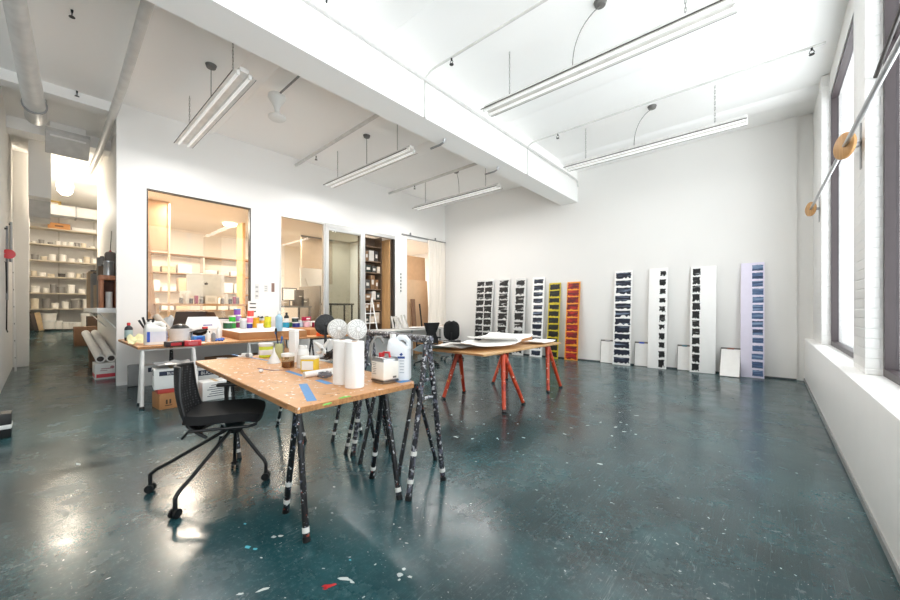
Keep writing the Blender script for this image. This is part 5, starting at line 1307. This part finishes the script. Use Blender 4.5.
# behind the fixed glass
t = thing('easel_canvas', 'large white canvas leaning behind the fixed glass', 'canvas', (-10.3, (PX(308, 300, -10.3).y+PX(324, 300, -10.3).y)/2, OZ)); t.rotation_euler = (0, R(-5), 0)
B().box((0, 0, .95), (.04, .85, 1.9), None, .004).done('canvas', white_paper, t); B().tube([(.025, -.3, 1.6), (.025, .1, .4)], .015, 6).done('easel_leg', offwhite, t)
t = thing('office_table', 'grey table carrying a monitor behind the fixed glass', 'table', (-9.6, 4.3, OZ))
B().bx(-9.95, -9.25, 3.75, 4.85, 1.40, 1.44).done('table_top', grey_pl, t, True)
for y in (3.8, 4.8):
    for x in (-9.9, -9.3): B().bx(x-.02, x+.02, y-.02, y+.02, OZ, 1.40).done('leg', grey_pl, t, True)
y = PX(289.5, 290, -9.4).y
t = thing('small_monitor', 'small bright screen in a dark bezel behind the fixed glass', 'monitor', (-9.4, y, 1.441)); B().box((0, 0, .30), (.03, .38, .34), None, .006).done('bezel', mat('bezel', '5d5b59', .4), t); B().box((.0165, 0, .30), (.002, .33, .29)).done('screen', mat('lit_screen', 'f3f6f4', .3, emit=.5, var=0), t); B().cyl((0, 0, .13), (0, 0, .01), .02).box((0, 0, .006), (.16, .2, .012)).done('stand', grey_pl, t)
for i, (u, h, c_, lab) in enumerate(((283, .14, 'c7b9a8', 'pale storage drawer left of the small screen'), (298, .42, '77716b', 'grey box tower right of the small screen'), (303, .2, '8b857f', 'grey low box right of the box tower'))):
    t = thing('drawer_unit', lab+' behind the fixed glass', 'box', (-9.38, PX(u, 300, -9.38).y, 1.441)); B().box((0, 0, h/2), (.25, .2, h), None, .006).done('body', mat('drawer_%d' % i, c_, .5), t); B().box((.127, 0, h*.6), (.004, .08, .02)).done('handle', white_pl, t)
t = thing('grey_screen', 'greyish hanging panel behind the upper right of the fixed glass', 'panel', (-11.2, (PX(308, 250, -11.2).y+PX(326, 250, -11.2).y)/2, 3.7)); B().box((0, 0, -.75), (.03, 1.1, 1.5)).done('panel', mat('greige_panel', 'b9a995', .6), t); B().box((0, 0, -.01), (.05, 1.12, .03)).done('rail', grey_pl, t)
tag(B().bx(-10.4, -9.2, 5.05, 5.09, OZ, 2.0).done('low_divider', mat('divider_grey', 'a7a49d', .6)), 'low grey divider behind the glazed sliding door', 'divider')
t = thing('work_stand', 'dark work stand behind the glazed sliding door', 'stand', (-9.7, 5.9, OZ)); B().box((0, 0, .80), (.5, .8, .05)).done('top', mat('dark_stand', '5f5b57', .5), t)
for x in (-.2, .2):
    for y in (-.35, .35): B().box((x, y, .39), (.04, .04, .78)).done('leg', mat('dark_stand', '5f5b57', .5), t)
# racks in the doorway
t = thing('doorway_rack', 'dark shelf rack full of boxes seen through the open doorway', 'shelf', (-9.3, 6.75, OZ))
for z in (.9, 1.3, 1.62, 1.95, 2.45, 2.80, 3.25): B().bx(-9.45, -9.12, 6.47, 7.09, z, z+.03).done('shelf', mat('rack_dark', '7d6854', .6), t, True)
for y in (6.46, 7.08): B().bx(-9.45, -9.12, y-.012, y+.012, OZ, 3.6).done('side_panel', mat('rack_dark', '7d6854', .6), t, True)
B().bx(-9.48, -9.45, 6.45, 7.09, OZ, 3.6).done('back_panel', mat('rack_back', '6e5a49', .7), t, True)
rr = random.Random(4); cl = ['d9cbb8', '3a3634', 'c2a888', '6f6a66', '8a6a4c', 'e3ded6', '2f3a34', '52504d']
lv = ['lowest', 'second', 'third', 'fourth', 'fifth', 'sixth']
for s, (z, nx) in enumerate(((.9, 1.3), (1.3, 1.62), (1.62, 1.95), (1.95, 2.45), (2.45, 2.80), (2.80, 3.25))):
    y = 6.485
    while y < 6.99:
        w = min(7.06-y, rr.uniform(.12, .26)); h = (nx-z-.03)*rr.uniform(.5, .9); c_ = rr.choice(cl)
        t = thing('rack_box', 'box on the %s shelf of the rack in the open doorway' % lv[s], 'box', (-9.29, y+w/2, z+.031), 0, 'boxes on the %s shelf of the doorway rack' % lv[s])
        B().box((0, 0, h/2), (.27, w*.94, h), None, .006).done('box_body', mat('rackbox_'+c_, c_, .55), t); B().box((.136, 0, h*.5), (.003, w*.5, h*.35)).done('box_label', offwhite, t)
        y += w+.015
t = thing('step_ladder', 'small white step ladder standing in the open doorway', 'ladder', (-8.88, 6.40, OZ))
for s in (-1, 1): B().tube([(.18, s*.2, 0), (-.0, s*.13, 1.0)], .018, 8).done('rail', white_gloss, t); B().tube([(-.2, s*.19, 0), (-.02, s*.13, .98)], .014, 8).done('back_leg', white_gloss, t)
for i in range(3): B().box((.13-.055*i, 0, .25+.28*i), (.09, .36-.04*i, .02)).done('tread', white_gloss, t)

# ------------------------------------------------------------------ PAINT ON THE FLOOR
fmk = B()
def blot(b, p, r_, n=9, st=1.0, a=0.0):
    pts = []
    for k in range(n):
        q = 2*math.pi*k/n; rr_ = r_*rnd.uniform(.6, 1.2)
        v = Vector((math.cos(q)*rr_*st, math.sin(q)*rr_, 0)); v.rotate(Matrix.Rotation(a, 3, 'Z')); pts.append(p+v+Vector((0, 0, .0003)))
    b.prism(pts, (0, 0, .0008))
for (u, v, r_, st, a) in ((400, 575, .016, 1, 0), (404, 569, .010, 1, 0), (399, 580, .008, 1, 0), (410, 577, .007, 2, .4), (345, 579, .012, 3, .5), (352, 582, .008, 2.4, .2), (391, 525, 0, 1, 0), (274, 537, .014, 1, 0), (281, 536, .012, 1.4, .3), (262, 590, .010, 3, 1.2), (240, 594, .008, 2, .9), (332, 513, .011, 1.3, 0), (334, 487, .01, 1.6, 0), (78, 464, .014, 3, .2), (600, 464, .012, 2, .3), (678, 498, .008, 1.4, .1), (567, 463, .008, 1.5, .2), (540, 400, .012, 2, .4), (565, 402, .01, 2, .2)):
    if r_: blot(fmk, P(u, v, 0), r_, 9, st, a)
for i in range(70):
    u, v = rnd.uniform(430, 640), rnd.uniform(392, 440); blot(fmk, P(u, v, 0), rnd.uniform(.004, .013), 7, rnd.uniform(1, 2.5), rnd.random()*3)
for i in range(120):
    u, v = rnd.uniform(60, 850), rnd.uniform(430, 600); blot(fmk, P(u, v, 0), rnd.uniform(.0015, .0055), 6, rnd.uniform(1, 3), rnd.random()*3)
struct(fmk.done('white_paint_spots', mat('floor_white_paint', 'c9d0cd', .5), floor))
fr_ = B(); blot(fr_, P(329, 586, 0), .014, 9, 2.6, 1.0); blot(fr_, P(325, 589, 0), .008, 8, 1.5, .8); struct(fr_.done('red_paint_spot', mat('floor_red_paint', 'c02a2e', .5), floor))
fb_ = B()
for u, v, r_ in ((248, 547, .012), (255, 549, .008), (245, 524, .007), (350, 560, .005)): blot(fb_, P(u, v, 0), r_, 9, 1.8, .4)
struct(fb_.done('turquoise_paint_spot', mat('floor_turquoise_paint', '4fb9c9', .5), floor))

# ------------------------------------------------------------------ LIGHT
wd = bpy.data.worlds.new('daylight'); sc.world = wd; wd.use_nodes = True
bg = wd.node_tree.nodes['Background']; bg.inputs['Color'].default_value = (1.0, .985, .975, 1); nt = wd.node_tree
tc = nt.nodes.new('ShaderNodeTexCoord'); sx = nt.nodes.new('ShaderNodeSeparateXYZ'); nt.links.new(tc.outputs['Generated'], sx.inputs[0])
mr = nt.nodes.new('ShaderNodeMapRange'); mr.inputs[1].default_value = -.25; mr.inputs[2].default_value = .25; mr.inputs[3].default_value = WORLD*1.5; mr.inputs[4].default_value = WORLD*.85
nt.links.new(sx.outputs['Z'], mr.inputs[0]); nt.links.new(mr.outputs[0], bg.inputs['Strength'])
def area(name, loc, rot, sx, sy, power, col=(1, 1, 1), portal=False):
    l = bpy.data.lights.new(name, 'AREA'); l.shape = 'RECTANGLE'; l.size = sx; l.size_y = sy; l.energy = power; l.color = col
    if portal: l.cycles.is_portal = True
    o = bpy.data.objects.new(name, l); C.objects.link(o); o.location = loc; o.rotation_euler = rot; return o
for k, (a, b_) in enumerate(((5.22, 8.15), (1.70, 4.67), (-1.8, 1.15), (-3.9, -2.35))):
    area('window_daylight', (.90, (a+b_)/2, 2.74), (0, R(90), 0), 3.85, b_-a, 1, portal=True)
warm = (1, .965, .92)
for (x, y) in ((-9.7, 2.2), (-11.2, 2.4), (-11.2, 5.0), (-10.2, 6.6), (-10.5, 8.4)):  # besides the round lamp's light, fill added to brighten desk and rooms
    area('office_lamp_and_fill', (x, y, 3.69), (0, 0, 0), .5, .5, OFFICE*(1.6 if y > 8 else (.35 if 6 < y < 7 else 1)), warm)
l = bpy.data.lights.new('pendant_light', 'POINT'); l.energy = PENDANT; l.color = (1, .9, .74); l.shadow_soft_size = .18
o = bpy.data.objects.new('pendant_light', l); C.objects.link(o); o.location = PEND-Vector((0, 0, .1))
area('passage_fill_light', (-16.2, 2.2, 4.9), (0, 0, 0), .6, .6, PENDANT*.8, (1, .9, .76))  # unseen light added to brighten the rack end of the corridor
# fill added under the strip lights, taken as unlit, to brighten the room
for (x, y) in ((-6.43, 1.62), (-6.46, 4.57), (-6.36, 7.33), (-1.72, 4.43), (-1.74, 7.33)):
    area('strip_fill_light', (x, y, 4.28), (0, 0, 0), 2.8, .2, STRIP*(1.55 if x < -4 else .4), (1, .98, .955))

# ------------------------------------------------------------------ bring the whole place to true size (a chair seat at 0.48 m)
KS = .88
for me in bpy.data.meshes: me.transform(Matrix.Scale(KS, 4)); me.update()
for o in bpy.data.objects: o.location = Vector(o.location)*KS
for l in bpy.data.lights:
    if l.type == 'AREA': l.size *= KS; l.size_y *= KS
    else: l.shadow_soft_size *= KS
    if not (l.type == 'AREA' and l.cycles.is_portal): l.energy *= KS*KS
# ------------------------------------------------------------------ CAMERA AND VIEW
cd = bpy.data.cameras.new('camera'); cam = bpy.data.objects.new('camera', cd); C.objects.link(cam)
cd.sensor_width = 36; cd.lens = CF/900*36; cd.shift_y = (CV-300)/900; cd.clip_start = .05
cam.location = (0, 0, CH*KS); cam.rotation_euler = (R(90), 0, YAW)
sc.camera = cam
sc.view_settings.view_transform = 'Standard'; sc.view_settings.look = 'None'; sc.view_settings.gamma = 1; sc.view_settings.use_curve_mapping = False
sc.view_settings.exposure = EXPO
sc.cycles.max_bounces = 10; sc.cycles.diffuse_bounces = 7; sc.cycles.glossy_bounces = 4; sc.cycles.transparent_max_bounces = 12
sc.cycles.sample_clamp_indirect = 8; sc.cycles.caustics_reflective = False; sc.cycles.caustics_refractive = False
